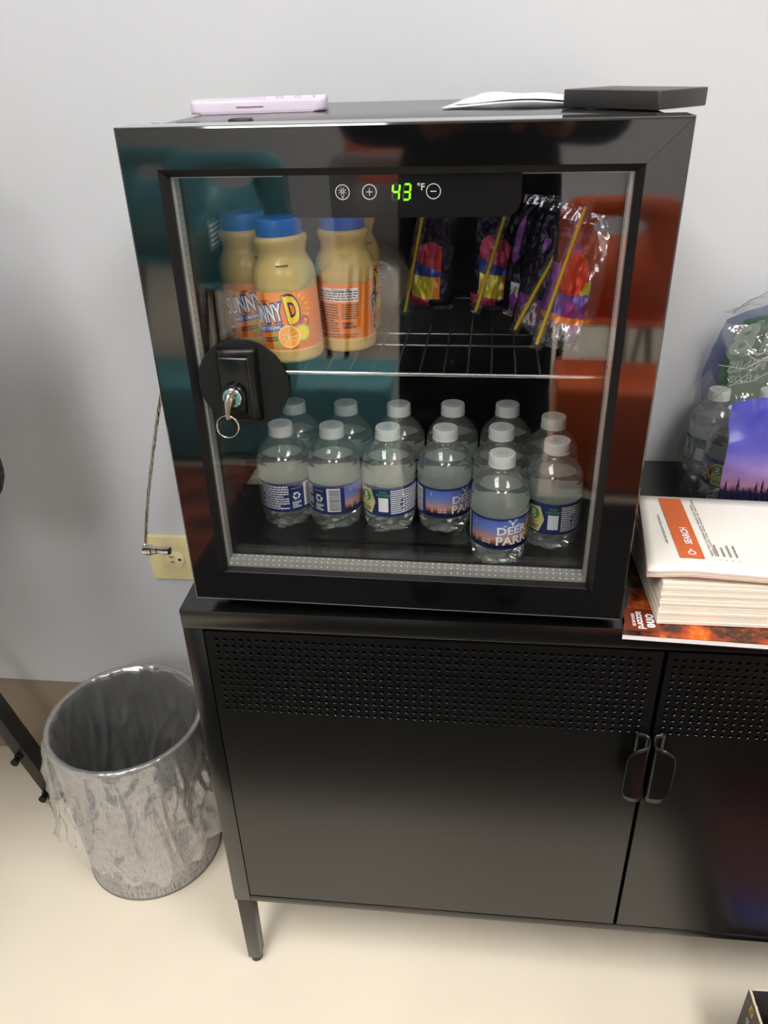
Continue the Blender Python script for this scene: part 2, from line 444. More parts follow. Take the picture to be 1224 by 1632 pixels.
box(bm, (XI0 - .0022, .045, ZI - .002), (XI0, YI, ZC), 0); box(bm, (XI1, .045, ZI - .002), (XI1 + .0022, YI, ZC), 0)
box(bm, (XI0 - .002, YI, ZI - .002), (XI1 + .002, YI + .0022, ZC), 0); box(bm, (XI0 - .002, .045, ZI - .0022), (XI1 + .002, YI, ZI), 0); box(bm, (XI0 - .002, .045, ZC), (XI1 + .002, YI, ZC + .002), 0)
for x in (XI0, XI1 - .007):   # shelf ledges moulded in the side walls
    box(bm, (x, .06, .876), (x + .007, .325, .8855), .002)
ln = fp('liner', bm, M['liner'])
bm = bmesh.new()              # raised rim of the floor tray
pts = [(x, y, ZI + .0006) for x, y in rrect(XI0 + .012, XI1 - .012, .056, .31, .014, 6)]
tube(bm, pts + [pts[0]], .0016, 8, False); tube(bm, [(.095, .0985, ZI), (.105, .097, ZI + .001), (.30, .097, ZI + .001), (.31, .0985, ZI)], .0013, 8)
fp('tray_rim', bm, M['liner'])
for (x, y) in ((.03, .06), (.40, .06), (.03, .345), (.40, .345)):
    bm = bmesh.new(); lathe(bm, [(.010, ZT), (.011, ZT + .002), (.012, .657)], 20, (x, y, 0)); fp('foot', bm, M['blackpl'])
bm = bmesh.new()
for a in ((.008, .0385, .6615, .026, .0438, 1.097), (.404, .0385, .6615, .422, .0438, 1.097), (.026, .0385, .6615, .404, .0438, .673), (.026, .0385, 1.078, .404, .0438, 1.097)):
    box(bm, a[:3], a[3:], .0015)
fp('gasket', bm, M['gasket'])
# door rails, mitred
M['bevel'] = P('bevel_black', (15, 15, 16), .4, spec=.25)
profS = [(0.0, .0018), (.0005, .0005), (.0018, 0.0), (.0303, 0.0), (.0308, .0003), (.0362, .0056), (.0362, .036), (0.0, .036)]
profB = [(0.0, .0018), (.0005, .0005), (.0018, 0.0), (.0352, 0.0), (.0359, .0006), (.0362, .0056), (.0362, .036), (0.0, .036)]
corners = lambda t: [(t, ZB + t), (W - t, ZB + t), (W - t, ZH - t), (t, ZH - t)]
for s in range(4):
    bm = bmesh.new(); a, b = [], []; prof = profB if s == 0 else profS
    for (t, y) in prof:
        c = corners(t); p, q = Vector((c[s][0], y, c[s][1])), Vector((c[(s + 1) % 4][0], y, c[(s + 1) % 4][1]))
        d = (q - p).normalized() * .00012
        a.append(bm.verts.new(p + d)); b.append(bm.verts.new(q - d))
    n = len(a)
    for i in range(n):
        f = bm.faces.new((a[i], a[(i + 1) % n], b[(i + 1) % n], b[i])); f.material_index = 1 if i in (3, 4, 5) else 0
    bm.faces.new(a[::-1]); bm.faces.new(b)
    fp('door_rail', bm, [M['gloss'], M['bevel']], smooth=20)
GX0, GX1, GZ0, GZ1 = .0345, W - .0345, ZB + .0345, ZH - .0345
for y in (.006, .0215):
    fp('glass_pane', bbox((GX0, y, GZ0), (GX1, y + .003, GZ1)), M['glass'], smooth=None)
bm = bmesh.new(); i = .0012
for a in ((GX0 + i, GZ0 + i, GX1 - i, GZ0 + .0095), (GX0 + i, GZ1 - .003, GX1 - i, GZ1 - i), (GX0 + i, GZ0 + .0095, GX0 + .0045, GZ1 - .003), (GX1 - .0045, GZ0 + .0095, GX1 - i, GZ1 - .003)):
    box(bm, (a[0], .0096, a[1]), (a[2], .0208, a[3]))
sp = fp('glass_spacer', bm, M['spacer'], smooth=None)
bm = bmesh.new()              # perforations of the spacer bar
k = 0
while GX0 + .006 + k * .0062 < GX1 - .004:
    x = GX0 + .006 + k * .0062
    for y in (.0118, .0180): box(bm, (x - .0007, y - .0006, GZ0 + .0094), (x + .0007, y + .0006, GZ0 + .0098))
    box(bm, (x - .0006, .0094, GZ0 + .0048), (x + .0006, .0097, GZ0 + .0058)); k += 1
k = 0
while GZ0 + .016 + k * .0062 < GZ1 - .01:
    z = GZ0 + .016 + k * .0062
    box(bm, (GX0 + .0043, .0138, z), (GX0 + .0047, .0148, z + .0012)); box(bm, (GX1 - .0047, .0138, z), (GX1 - .0043, .0148, z + .0012)); k += 1
pd = fp('perforation', bm, M['dot'], sp, smooth=None); pd['kind'] = 'stuff'
# control panel printed behind the outer pane, with its display
bm = bmesh.new(); prism(bm, rrect(.1270, .3118, 1.0325, GZ1 - .001, (.012, .012, 0, 0), 6), .0094, .0205, 'XZ')
cp = fp('control_panel', bm, M['panel'], smooth=None)
fl = lambda yy: (lambda x, z: Vector((x, yy, z)))
bm = bmesh.new(); put2d(bm, *disc2d(.0057, 32, .0051), fl(.0092), at=(.1953, 1.0515)); put2d(bm, *rect2d(.0052, .0005, 1), fl(.0092), at=(.1953, 1.0515)); put2d(bm, *rect2d(.0005, .0052, 1), fl(.0091), at=(.1953, 1.0515)); fp('plus_icon', bm, M['icon'], cp, smooth=None)['kind'] = 'stuff'
bm = bmesh.new(); put2d(bm, *disc2d(.0057, 32, .0051), fl(.0092), at=(.2450, 1.0515)); put2d(bm, *rect2d(.0046, .0006, 1), fl(.0092), at=(.2450, 1.0515)); fp('minus_icon', bm, M['icon'], cp, smooth=None)['kind'] = 'stuff'
bm = bmesh.new(); put2d(bm, *disc2d(.0057, 32, .0051), fl(.0092), at=(.1741, 1.0515))
put2d(bm, *disc2d(.0017, 16, .0013), fl(.0092), at=(.1741, 1.0520)); put2d(bm, *disc2d(.0009, 12, .0006), fl(.0092), at=(.1741, 1.0520))
for k in range(8):
    a = R(22.5 + 45 * k); put2d(bm, *line2d((.0022 * math.cos(a), .0022 * math.sin(a)), (.0032 * math.cos(a), .0032 * math.sin(a)), .0005), fl(.0092), at=(.1741, 1.0520))
put2d(bm, *rect2d(.0018, .0004, 1), fl(.0092), at=(.1741, 1.0482)); put2d(bm, *rect2d(.0018, .0004, 1), fl(.0092), at=(.1741, 1.0474)); fp('light_icon', bm, M['icon'], cp, smooth=None)['kind'] = 'stuff'
bm = bmesh.new(); put2d(bm, *text2d('°F', .0072, .012), fl(.0092), at=(.2353, 1.0545)); fp('degree_lettering', bm, M['icon'], cp, smooth=None)['kind'] = 'stuff'
SEG = {'a': (0, 1, 1, 0), 'b': (1, .5, 0, 1), 'c': (1, -.5, 0, 1), 'd': (0, -1, 1, 0), 'e': (-1, -.5, 0, 1), 'f': (-1, .5, 0, 1), 'g': (0, 0, 1, 0)}
on = {'4': 'fgbc', '3': 'abcdg'}
bl, bd = bmesh.new(), bmesh.new()
for ch, cx in (('4', .2160), ('3', .2244)):
    for sname, (ax, az, hz_, vz_) in SEG.items():
        hw, hh = .0026, .0056; px, pz = ax * hw, az * hh
        w, h = ((hw * 1.55, .0013) if hz_ else (.0013, hh * .82))
        v, f = rect2d(w, h, 1)
        v = [(x + px + .10 * (z + pz), z + pz) for x, z in v]
        put2d(bl if sname in on[ch] else bd, v, f, fl(.0091), at=(cx, 1.0512))
fp('digit', bl, M['green'], cp, smooth=None); fp('unlit_segment', bd, M['dimseg'], cp, smooth=None)
led = P('led_strip', (244, 250, 255), .5, emit=9.0)
fp('light_strip', bbox((.060, .050, ZC - .006), (.372, .057, ZC - .001), .001), led)
# wire shelf
ZS = .888
bm = bmesh.new()
for y in (.142, .180, .322): tube(bm, [(XI0 + .001, y, ZS - .002), (XI1 - .001, y, ZS - .002)], .0014, 8)
x = XI0 + .008
while x < XI1 - .004:
    tube(bm, [(x, .055, ZS), (x, .322, ZS)], .0011, 6); x += .0219
sh = fp('shelf', bm, M['wire'])
bm = bmesh.new(); tube(bm, [(XI0 + .001, .055, ZS - .0012), (XI1 - .001, .055, ZS - .0012)], .0017, 10)
fp('front_wire', bm, M['wiref'], sh)
# small printed sheet on the left inner wall
bm = bbox((XI0 + .0002, .115, .984), (XI0 + .0006, .175, 1.012)); rl = fp('rating_label', bm, P('rating_label', (120, 122, 124), .6), smooth=None)
bm = bmesh.new(); v, f = words2d(.052, .022, 5, random.Random(3)); put2d(bm, v, f, lambda s, h: Vector((XI0 + .0008, .145 + s, h)), at=(0, .998)); fp('fine_print', bm, M['lw'], rl, smooth=None)
# lock stuck on the glass
bm = bmesh.new(); LX, LZ = .0776, .8940
lathe(bm, [(.0408, .0035), (.0410, .0040), (.0410, .0056), (.0405, .006)][::-1], 64, (LX, 0, LZ), M=Matrix(((1, 0, 0), (0, 0, 1), (0, 1, 0))))
lk = fp('lock', bm, P('lock_black_plastic', (15, 15, 15), .32))
bm = bmesh.new(); hx, hz0, hz1 = .0185, -.0335, .0335
def ring(y, ix, iz): return [bm.verts.new((LX - .0025 + sx * (hx - ix), y, LZ + (hz1 - iz if sz > 0 else hz0 + iz))) for sx, sz in ((-1, -1), (1, -1), (1, 1), (-1, 1))]
lv = [ring(.0036, 0, 0), ring(-.002, .001, .001), ring(-.0115, .0052, .0052)]
for a, b in zip(lv, lv[1:]):
    for k in range(4): bm.faces.new((a[k], a[(k + 1) % 4], b[(k + 1) % 4], b[k]))
bm.faces.new(lv[-1]); bm.faces.new(lv[0][::-1])
bmesh.ops.bevel(bm, geom=[e for e in bm.edges], offset=.0014, segments=3, profile=.5, affect='EDGES')
fp('lock_housing', bm, P('lock_gloss_black', (12, 12, 12), .16), lk)
YM = Matrix(((1, 0, 0), (0, 0, -1), (0, 1, 0)))   # lathe axis +z -> -y
KX, KZ = LX - .0045, LZ - .0045
bm = bmesh.new(); lathe(bm, [(.0112, .010), (.0112, .0165), (.0104, .0175), (.009, .0175)], 32, (KX, 0, KZ), M=YM); box(bm, (KX - .0105, -.0165, KZ - .017), (KX + .0105, -.011, KZ + .001), .001)
fp('lock_barrel', bm, P('lock_black_barrel', (13, 13, 13), .25), lk)
bm = bmesh.new(); lathe(bm, [(.0085, .0174), (.0085, .0188), (.0079, .0194), (.0066, .0194), (.0064, .0182), (.001, .0182)], 32, (KX, 0, KZ), M=YM)
fp('keyway', bm, M['chrome'], lk)
bm = bmesh.new()             # the key: bow folded out and down
tube(bm, [(KX, -.0180, KZ + .0045), (KX - .0010, -.0235, KZ + .0040), (KX - .0026, -.0262, KZ - .001), (KX - .0032, -.0264, KZ - .010), (KX - .0030, -.0254, KZ - .0165)], [.0020, .0022, .0022, .0018, .0020], 10)
tube(bm, [(KX + .001, -.0180, KZ + .003), (KX + .0012, -.0232, KZ + .001), (KX - .0004, -.0258, KZ - .004), (KX - .0022, -.0260, KZ - .0115)], [.0014, .0015, .0014, .0014], 8)
fp('key', bm, M['steel'], lk)
bm = bmesh.new(); torus(bm, (KX - .0040, -.0270, KZ - .0235), .0098, .0007, Matrix.Rotation(R(82), 3, 'X') @ Matrix.Rotation(0, 3, 'Z'), 40, 8)
fp('key_ring', bm, M['chrome'], lk)
# hinge caps along the door's top and a rubber stop under it
for (x, y, w) in ((.040, .055, .02), (.075, .090, .02), (.015, .047, .010)):
    fp('hinge_cap', bbox((x - w / 2, y - .006, 1.0955), (x + w / 2, y + .006, 1.1000), .0018), M['blackpl'])
bm = bmesh.new(); lathe(bm, [(.0022, ZB - .006), (.0026, ZB - .001), (.002, ZB)], 12, (.4165, .012, 0)); fp('hinge_pin', bm, M['steel'])

# ------------------------------------------------------------------ small water bottles
RB = .0311
def bottle_parts(root):
    nn = 96
    def fold(a, z, r):
        if z < .0205:
            k = max(0, min(1, (.0205 - z) / .007)); tw = abs(((a * 8 / (2 * PI) + .5 * math.sin(z * 330)) % 1) * 2 - 1)
            return r - .0034 * k * tw ** 1.5 - .0012 * k * abs(math.sin(12 * a + 300 * z))
        return r
    prof = [(.012, .0030), (.022, .0008), (.0272, .0), (.0288, .0012), (.0297, .0040), (.0305, .0075), (.0309, .0115), (.0311, .0155), (.0311, .0195), (.0304, .0212), (.0304, .0575), (.0311, .0592), (.0311, .0622), (.0305, .0640), (.0309, .0665), (.0311, .0720), (.0304, .0745), (.0306, .077), (.0300, .0800), (.0283, .0845), (.0255, .0895), (.0215, .0945), (.0172, .0988), (.0142, .1012), (.0125, .1024), (.0125, .1032), (.0147, .1036), (.0147, .1046), (.0118, .1049)]
    bm = bmesh.new(); lathe(bm, prof, nn, f=fold, cap=(True, True)); obj('bottle_body', bm, M['pet'], root, smooth=70)
    wp = [(max(r - .0006, .002), z + (.0006 if z < .003 else 0)) for r, z in prof if z < .0885] + [(.0264, .0880), (.0262, .0883)]
    wp = [q for q in wp if q[1] <= .0884]
    bm = bmesh.new(); lathe(bm, wp, nn, f=fold); obj('water', bm, M['water'], root, smooth=60)
    bm = bmesh.new(); rid = lambda a, z, r: r - (.00035 if (z > .1075 and z < .1165 and int(a / (2 * PI) * 96 + .5) % 2) else 0)
    lathe(bm, [(.0130, .1052), (.0141, .1054), (.0141, .1070), (.0137, .1073), (.0139, .1078), (.0139, .1160), (.0132, .1176), (.0120, .1180), (.0108, .1178), (.004, .1178)], 96, f=rid)
    cp_ = obj('cap', bm, M['cap'], root, smooth=40)
    bm = bmesh.new()
    put2d(bm, *disc2d(.0100, 40, .0094), lambda x, y: Vector((x, y, .11795)))
    v, f = words2d(.013, .009, 4, random.Random(2)); put2d(bm, v, f, lambda x, y: Vector((x, y, .11795)))
    obj('cap_embossing', bm, P('cap_emboss', (168, 171, 170), .5) if 'capem' not in M else M['capem'], cp_, smooth=None)
    # label: one wrap all round, prints on top of it
    RL = .0309
    bm = bmesh.new(); lathe(bm, [(RL, .0212), (RL, .0576)], nn, cap=(False, False)); lb = obj('label', bm, M['navy'], root, smooth=60)
    bm = bmesh.new(); lathe(bm, [(RL - .0003, .0214), (RL - .0003, .0574)], nn, cap=(False, False)); obj('label_backing', bm, M['back'], lb, smooth=60)['label'] = 'white inner face of the label'
    A = lambda deg: R(deg) * RL
    bm = bmesh.new(); v, f = rect2d(A(136), .0325, 30, 4); put2d(bm, v, f, wrapf(RL + .0002), at=(A(-10), .0390)); obj('sunset_panel', bm, M['sunset'], lb, smooth=60)
    bm = bmesh.new(); w4 = wrapf(RL + .0004)
    put2d(bm, *text2d('DEER', .0124, .022, 1.18), w4, at=(A(12), .0430), rot=1)
    put2d(bm, *text2d('PARK', .0138, .026, 1.10), w4, at=(A(13), .0312), rot=1)
    # stag's head with antlers over the name
    put2d(bm, [(-.0016, .001), (0, -.0030), (.0016, .001), (.0007, .0022), (-.0007, .0022)], [(0, 1, 2, 3, 4)], w4, at=(A(12), .0508))
    for sx in (-1, 1):
        for p, q in (((.0006, .002), (.0030, .0032)), ((.0030, .0032), (.0046, .0056)), ((.0024, .0030), (.0026, .0052)), ((.0038, .0042), (.0054, .0044)), ((.001, .001), (.003, .0014))):
            put2d(bm, *line2d((sx * p[0], p[1]), (sx * q[0], q[1]), .0006), w4, at=(A(12), .0508))
    put2d(bm, *text2d('EST', .0024, .03), w4, at=(A(-3), .0492)); put2d(bm, *text2d('1873', .0024, .03), w4, at=(A(25), .0492))
    put2d(bm, *text2d('8 FL OZ', .0026, .03), w4, at=(A(-40), .0318)); put2d(bm, *text2d('(237 mL)', .0026, .03), w4, at=(A(-40), .0290))
    put2d(bm, *rect2d(A(1.2), .006, 1), w4, at=(A(-62), .030)); put2d(bm, *rect2d(A(1), .004, 1), w4, at=(A(-64), .050))
    # bar code panel, recycling panel, small print
    put2d(bm, *rect2d(A(29), .0292, 8), wrapf(RL + .0002), at=(A(-102), .0392))
    rr = random.Random(4)
    v, f = words2d(A(56), .030, 10, rr); put2d(bm, v, f, w4, at=(A(184), .0396))
    v, f = words2d(A(30), .030, 12, rr); put2d(bm, v, f, w4, at=(A(144), .0396))
    for k in range(3):
        a = 90 + 120 * k
        put2d(bm, *disc2d(.0046, 6, .0026, a - 40, a + 36), w4, at=(A(229), .0405))
        t = R(a + 52); put2d(bm, [(.0060 * math.cos(t - .35), .0060 * math.sin(t - .35)), (.0013 * math.cos(t - .35), .0013 * math.sin(t - .35)), (.0040 * math.cos(t + .3), .0040 * math.sin(t + .3))], [(0, 1, 2)], w4, at=(A(229), .0405))
    v, f = words2d(A(20), .008, 3, rr); put2d(bm, v, f, w4, at=(A(229), .0290)); put2d(bm, *rect2d(A(22), .0004, 4), w4, at=(A(229), .0500)); put2d(bm, *rect2d(A(22), .0004, 4), w4, at=(A(229), .0335))
    obj('white_lettering', bm, M['lw'], lb, smooth=None)
    bm = bmesh.new(); z = .0265
    while z < .0525:
        h = random.Random(int(z * 1e5)).uniform(.0003, .0009); put2d(bm, *rect2d(A(23), h, 6), wrapf(RL + .0005), at=(A(-101), z)); z += h + random.Random(int(z * 2e5)).uniform(.0004, .0009)
    put2d(bm, *text2d('CONSERVE', .0027, .03), wrapf(RL + .0007), at=(A(73), .0302), rot=-4); put2d(bm, *text2d('SPRINGS', .0027, .03), wrapf(RL + .0007), at=(A(73), .0272), rot=-4)
    # leaping deer silhouette
    put2d(bm, [(-.002, -.004), (.0015, -.004), (.001, .001), (.0022, .004), (.0012, .0046), (-.0006, .0022), (-.0018, .0008)], [(0, 1, 2, 3, 4, 5, 6)], wrapf(RL + .0006), at=(A(56), .0408))
    for p, q in (((.0016, .0044), (.0004, .0072)), ((.0018, .0044), (.0030, .0070))): put2d(bm, *line2d(p, q, .0005), wrapf(RL + .0006), at=(A(56), .0408))
    obj('black_lettering', bm, M['lb'], lb, smooth=None)
    bm = bmesh.new(); put2d(bm, [(-A(17), -.014), (A(-2), -.0145), (A(9), -.015), (A(19), 0), (A(9), .015), (A(-2), .0145), (-A(17), .014)], [(0, 1, 2, 3, 4, 5, 6)], wrapf(RL + .0005), at=(A(77), .0385)); obj('tan_panel', bm, M['lt'], lb, smooth=None)
    bm = bmesh.new(); put2d(bm, *disc2d(.0070, 28), wrapf(RL + .0009), at=(A(74), .0445))
    put2d(bm, *text2d('SCAN', .0034, .04), w4, at=(A(113), .0515)); put2d(bm, *text2d('FOR MORE', .0034, .04), w4, at=(A(113), .0478)); v, f = words2d(A(20), .0016, 1, rr); put2d(bm, v, f, wrapf(RL + .0007), at=(A(73), .0345))
    gp = obj('green_lettering', bm, M['lg'], lb, smooth=None)
    bm = bmesh.new(); put2d(bm, *disc2d(.0026, 20, .0012), wrapf(RL + .0012), at=(A(74), .0468)); put2d(bm, *disc2d(.0030, 20, .0014), wrapf(RL + .0012), at=(A(74), .0420)); put2d(bm, *rect2d(A(21), .0175, 6), wrapf(RL + .0003), at=(A(113), .0360)); obj('emblem', bm, M['lw'], lb, smooth=None)
    bm = bmesh.new(); v, f = rect2d(A(14), .020, 4, 2); put2d(bm, v, f, wrapf(RL + .0003), at=(A(54), .0405)); obj('amber_panel', bm, M['amber'], lb, smooth=60)
M['capem'] = P('cap_emboss', (172, 175, 174), .5)
BOT = [  # x, y (fridge frame), face turned to the viewer in degrees on the label, label text
    (.3100, .0895, -14, 'small water bottle standing right against the glass door, in front of all others'),
    (.3668, .1235, 113, 'small water bottle in the right column, front one, green round emblem showing'),
    (.0660, .1490, 190, 'small bottle with fine print and recycling mark, left end of front row under lock'),
    (.1240, .1480, -108, 'small water bottle with bar code facing out, second from left in front row'),
    (.1865, .1475, 118, 'small water bottle with green round emblem, third from left in front row'),
    (.2490, .1490, -38, 'small water bottle with name half turned away, just left of the foremost bottle'),
    (.3095, .1540, -80, 'small water bottle directly behind the foremost bottle'),
    (.0670, .2130, 30, 'small water bottle mostly hidden behind the lock, left end of rear row'),
    (.1290, .2130, 80, 'small water bottle in rear row behind the bottle with the bar code'),
    (.1915, .2130, 160, 'small water bottle in rear row behind the bottle with green emblem, left of centre'),
    (.2540, .2170, 20, 'small water bottle in rear row, fourth from left'),
    (.3165, .2190, 100, 'small water bottle in the rear row, last behind the foremost bottle'),
    (.3668, .1865, 60, 'small water bottle in the right column, rear one'),
]
g = 'small water bottles on the fridge floor'
b0 = thing('water_bottle', BOT[0][3], 'bottle', FW(BOT[0][0], BOT[0][1], ZI + .0003), (0, 0, FY + R(-BOT[0][2])), g)
bottle_parts(b0); b0.scale = (.985, .985, 1)
bpy.context.view_layer.update()
for (x, y, a, lab) in BOT[1:]:
    dup(b0, FW(x, y, ZI + .0003), (0, 0, FY + R(-a)), lab, g)

# ------------------------------------------------------------------ orange drink bottles
RJ = .0300
def juice_parts(root):
    def rib(a, z, r):
        if .002 < z < .0115: return r - .0005 * (0.5 + 0.5 * math.cos(44 * a))
        if .088 < z < .1035: return r - .0004 * (0.5 + 0.5 * math.cos(40 * a))
        return r
    prof = [(.020, .0022), (.0262, 0), (.0288, .0012), (.0298, .004), (.0298, .0115), (.0302, .0125), (.0296, .0135), (.0296, .0670), (.0302, .0682), (.0302, .0740), (.0298, .0800), (.0282, .0865), (.0254, .0915), (.0236, .0950), (.0230, .0985), (.0238, .1030), (.0253, .1075), (.0257, .1105), (.0248, .1130), (.0215, .1140), (.0205, .1150)]
    bm = bmesh.new(); lathe(bm, prof, 72, f=rib); obj('bottle_body', bm, M['juice'], root, smooth=60)
    bm = bmesh.new(); rid = lambda a, z, r: r - (.0003 if (z < .1255 and int(a / (2 * PI) * 88 + .5) % 2) else 0)
    lathe(bm, [(.0205, .1136), (.0222, .1136), (.0222, .1262), (.0214, .1280), (.0196, .1286)], 88, f=rid); obj('cap', bm, M['bluecap'], root, smooth=40)
    RL = .0299; A = lambda d: R(d) * RL
    bm = bmesh.new(); lathe(bm, [(RL - .0002, .0136), (RL, .0140), (RL, .0665), (RL - .0002, .0669)], 72, cap=(False, False)); lb = obj('label', bm, M['orange'], root, smooth=60)
    tl = 9
    def txt(s, size, bold, sx, at, mats):
        for k, (key, ex) in enumerate(mats):
            put2d(bms[key], *text2d(s, size, bold + ex, sx), wrapf(RL + .0003 + .0003 * k), rot=tl, at=at)
    bms = {k: bmesh.new() for k in ('od', 'ob', 'lw', 'oy', 'lg', 'obr', 'flesh', 'rind', 'lime', 'magenta')}
    # sun rays behind the D
    for k in range(11):
        a = R(-40 + 20 * k); put2d(bms['oy'], *line2d((.0135 * math.cos(a), .0135 * math.sin(a)), (.0180 * math.cos(a), .0165 * math.sin(a)), .0013), wrapf(RL + .0002), at=(A(41), .0500))
    txt('SUNNY', .0222, .05, .56, (A(-18), .0460), (('od', .055), ('ob', .02), ('lw', -.03)))
    txt('D', .0335, .05, .56, (A(41), .0500), (('od', .055), ('oy', -.01)))
    v, f = rect2d(A(72), .0058, 12); put2d(bms['ob'], v, f, wrapf(RL + .0003), rot=tl, at=(A(-14), .0335)); put2d(bms['lw'], *text2d('TANGY ORIGINAL', .0048, .02, .80), wrapf(RL + .0006), rot=tl, at=(A(-13), .0335))
    put2d(bms['lw'], *text2d('100%', .0046, .04, .8), wrapf(RL + .0005), rot=tl, at=(A(-44), .0590)); put2d(bms['lg'], *text2d('VITAMIN C', .0036, .04, .8), wrapf(RL + .0005), rot=tl, at=(A(-40), .0560)); put2d(bms['obr'], *text2d('PER SERVING', .0026, .02, .8), wrapf(RL + .0005), rot=tl, at=(A(-14), .0590))
    # fruit slices
    put2d(bms['lime'], *disc2d(.0082, 28), wrapf(RL + .0004), at=(A(55), .0290)); put2d(bms['oy'], *disc2d(.0068, 28), wrapf(RL + .0006), at=(A(55), .0290))
    put2d(bms['lime'], *disc2d(.0078, 24), wrapf(RL + .0003), at=(A(10), .0250)); put2d(bms['magenta'], *disc2d(.006, 20), wrapf(RL + .0002), at=(A(60), .0385))
    put2d(bms['rind'], *disc2d(.0108, 32), wrapf(RL + .0009), at=(A(30), .0265)); put2d(bms['flesh'], *disc2d(.0095, 32), wrapf(RL + .0012), at=(A(30), .0265))
    for k in range(9): a = R(40 * k); put2d(bms['rind'], *line2d((0, 0), (.0088 * math.cos(a), .0088 * math.sin(a)), .0005), wrapf(RL + .0014), at=(A(30), .0265))
    put2d(bms['obr'], *words2d(A(34), .005, 2, random.Random(5)), wrapf(RL + .0005), rot=tl, at=(A(-10), .0235)); put2d(bms['od'], *rect2d(A(9), .0085, 2), wrapf(RL + .0003), at=(A(-48), .0225)); put2d(bms['lw'], *text2d('30', .0045, .03), wrapf(RL + .0005), at=(A(-48), .0235))
    # back of the label: nutrition strip and small print
    put2d(bms['lw'], *rect2d(A(84), .0128, 16, 1), wrapf(RL + .0003), at=(A(-135), .0565)); rr = random.Random(9)
    put2d(bms['obr'], *words2d(A(80), .0100, 4, rr, .5), wrapf(RL + .0005), at=(A(-135), .0560))
    put2d(bms['lb'] if 'lb' in bms else bms['od'], *text2d('Calories 50', .0050, .02, .8), wrapf(RL + .0007), at=(A(-129), .0606))
    put2d(bms['obr'], *words2d(A(42), .0280, 11, rr, .55), wrapf(RL + .0005), at=(A(-156), .0345)); put2d(bms['obr'], *words2d(A(32), .0155, 7, rr, .55), wrapf(RL + .0005), at=(A(-112), .0408)); put2d(bms['obr'], *words2d(A(26), .0070, 2, rr, .8), wrapf(RL + .0005), at=(A(-114), .0275)); put2d(bms['obr'], *words2d(A(78), .0042, 2, rr, .5), wrapf(RL + .0005), at=(A(-136), .0172))
    nm = dict(od='dark_blue_outline', ob='blue_print', lw='white_lettering', oy='yellow_print', lg='green_lettering', obr='brown_lettering', flesh='orange_slice', rind='slice_rind', lime='lime_slice', magenta='berry_print')
    for k, b in bms.items(): obj(nm[k], b, M[k], lb, smooth=None)
    bm = bmesh.new(); put2d(bm, *words2d(.012, .0056, 2, random.Random(11), .5), wrapf(.0275), at=(.0150, .0885)); obj('date_stamp', bm, M['obr'], root, smooth=None)
JU = [(.1040, .0935, -20, R(-3.0), 'orange drink bottle leaning at front of shelf, large letter D facing out'),
      (.1500, .1345, 127, 0, 'orange drink bottle turned to show its nutrition panel, right one of the front pair'),
      (.0550, .1370, 14, R(-1.2), 'leftmost orange drink bottle on the wire shelf, partly behind the leaning one'),
      (.1475, .1950, 18, 0, 'rearmost orange drink bottle, half hidden behind the one showing its nutrition panel')]
g = 'orange drink bottles on the wire shelf'
z = ZS + .0012
j0 = thing('juice_bottle', JU[0][4], 'bottle', FW(JU[0][0], JU[0][1], z + .0015), (0, JU[0][3], FY + R(JU[0][2])), g)
juice_parts(j0); j0.scale = (.965, .965, 1); bpy.context.view_layer.update()
for (x, y, a, ty, lab) in JU[1:]: dup(j0, FW(x, y, z), (0, ty, FY + R(a)), lab, g)

# clear bottle lying on its side behind the juice, base to the front
t = thing('lying_bottle', 'cloudy clear round bottle lying on its side, base forward, behind the orange drinks', 'bottle', FW(.1650, .228, z + .0385), (0, 0, FY + R(-4)))
YB = Matrix(((1, 0, 0), (0, 0, 1), (0, 1, 0)))
bm = bmesh.new(); lathe(bm, [(.012, -.016), (.024, -.0185), (.033, -.017), (.040, -.011), (.0435, 0), (.0435, .030), (.038, .045), (.024, .054), (.014, .058), (.014, .066)], 48, M=YB)
lyb = obj('bottle_body', bm, thin('cloudy_bottle_plastic', (.9, .9, .86), .07, .12, .45, (206, 200, 184)), t, smooth=60); t.scale = (.86, .86, .86)
bm = bmesh.new(); lathe(bm, [(.0150, .055), (.0150, .068), (.004, .069)], 32, M=YB); obj('cap', bm, M['cap'], t)
bm = bmesh.new(); put2d(bm, *words2d(.03, .016, 4, random.Random(8)), lambda x, y: Vector((x, -.0195, y)), at=(.006, .018)); obj('embossing', bm, M['silver'], lyb, smooth=None)  # text-like reflections on the bottle base, put into pale bars

# ------------------------------------------------------------------ foil drink pouches with straws
M['foil'] = P('silver_foil', (196, 190, 196), .22, metal=.95, bump=(70, .5, .004))
M['darkfoil'] = P('foil_dark_reflection', (32, 28, 46), .25, metal=.5, bump=(70, .5, .004))  # silver foil mirroring dark surroundings, its dark reflection put into the colour
M['p_red'] = P('pouch_red', (206, 52, 40), .3, metal=.3); M['p_pur'] = P('pouch_purple', (126, 60, 140), .3, metal=.4); M['p_blu'] = P('pouch_blue', (58, 74, 160), .3, metal=.3)
M['p_yel'] = P('pouch_yellow', (206, 190, 60), .3, metal=.3); M['p_grn'] = P('pouch_green', (140, 180, 50), .3, metal=.3); M['p_org'] = P('pouch_orange', (226, 140, 60), .3, metal=.3); M['p_pink'] = P('pouch_pink', (190, 60, 90), .3, metal=.3)
M['straw'] = P('yellow_straw', (226, 190, 50), .3)
PM = ['foil', 'darkfoil', 'p_red', 'p_pur', 'p_blu', 'p_yel', 'p_grn', 'p_org', 'p_pink']
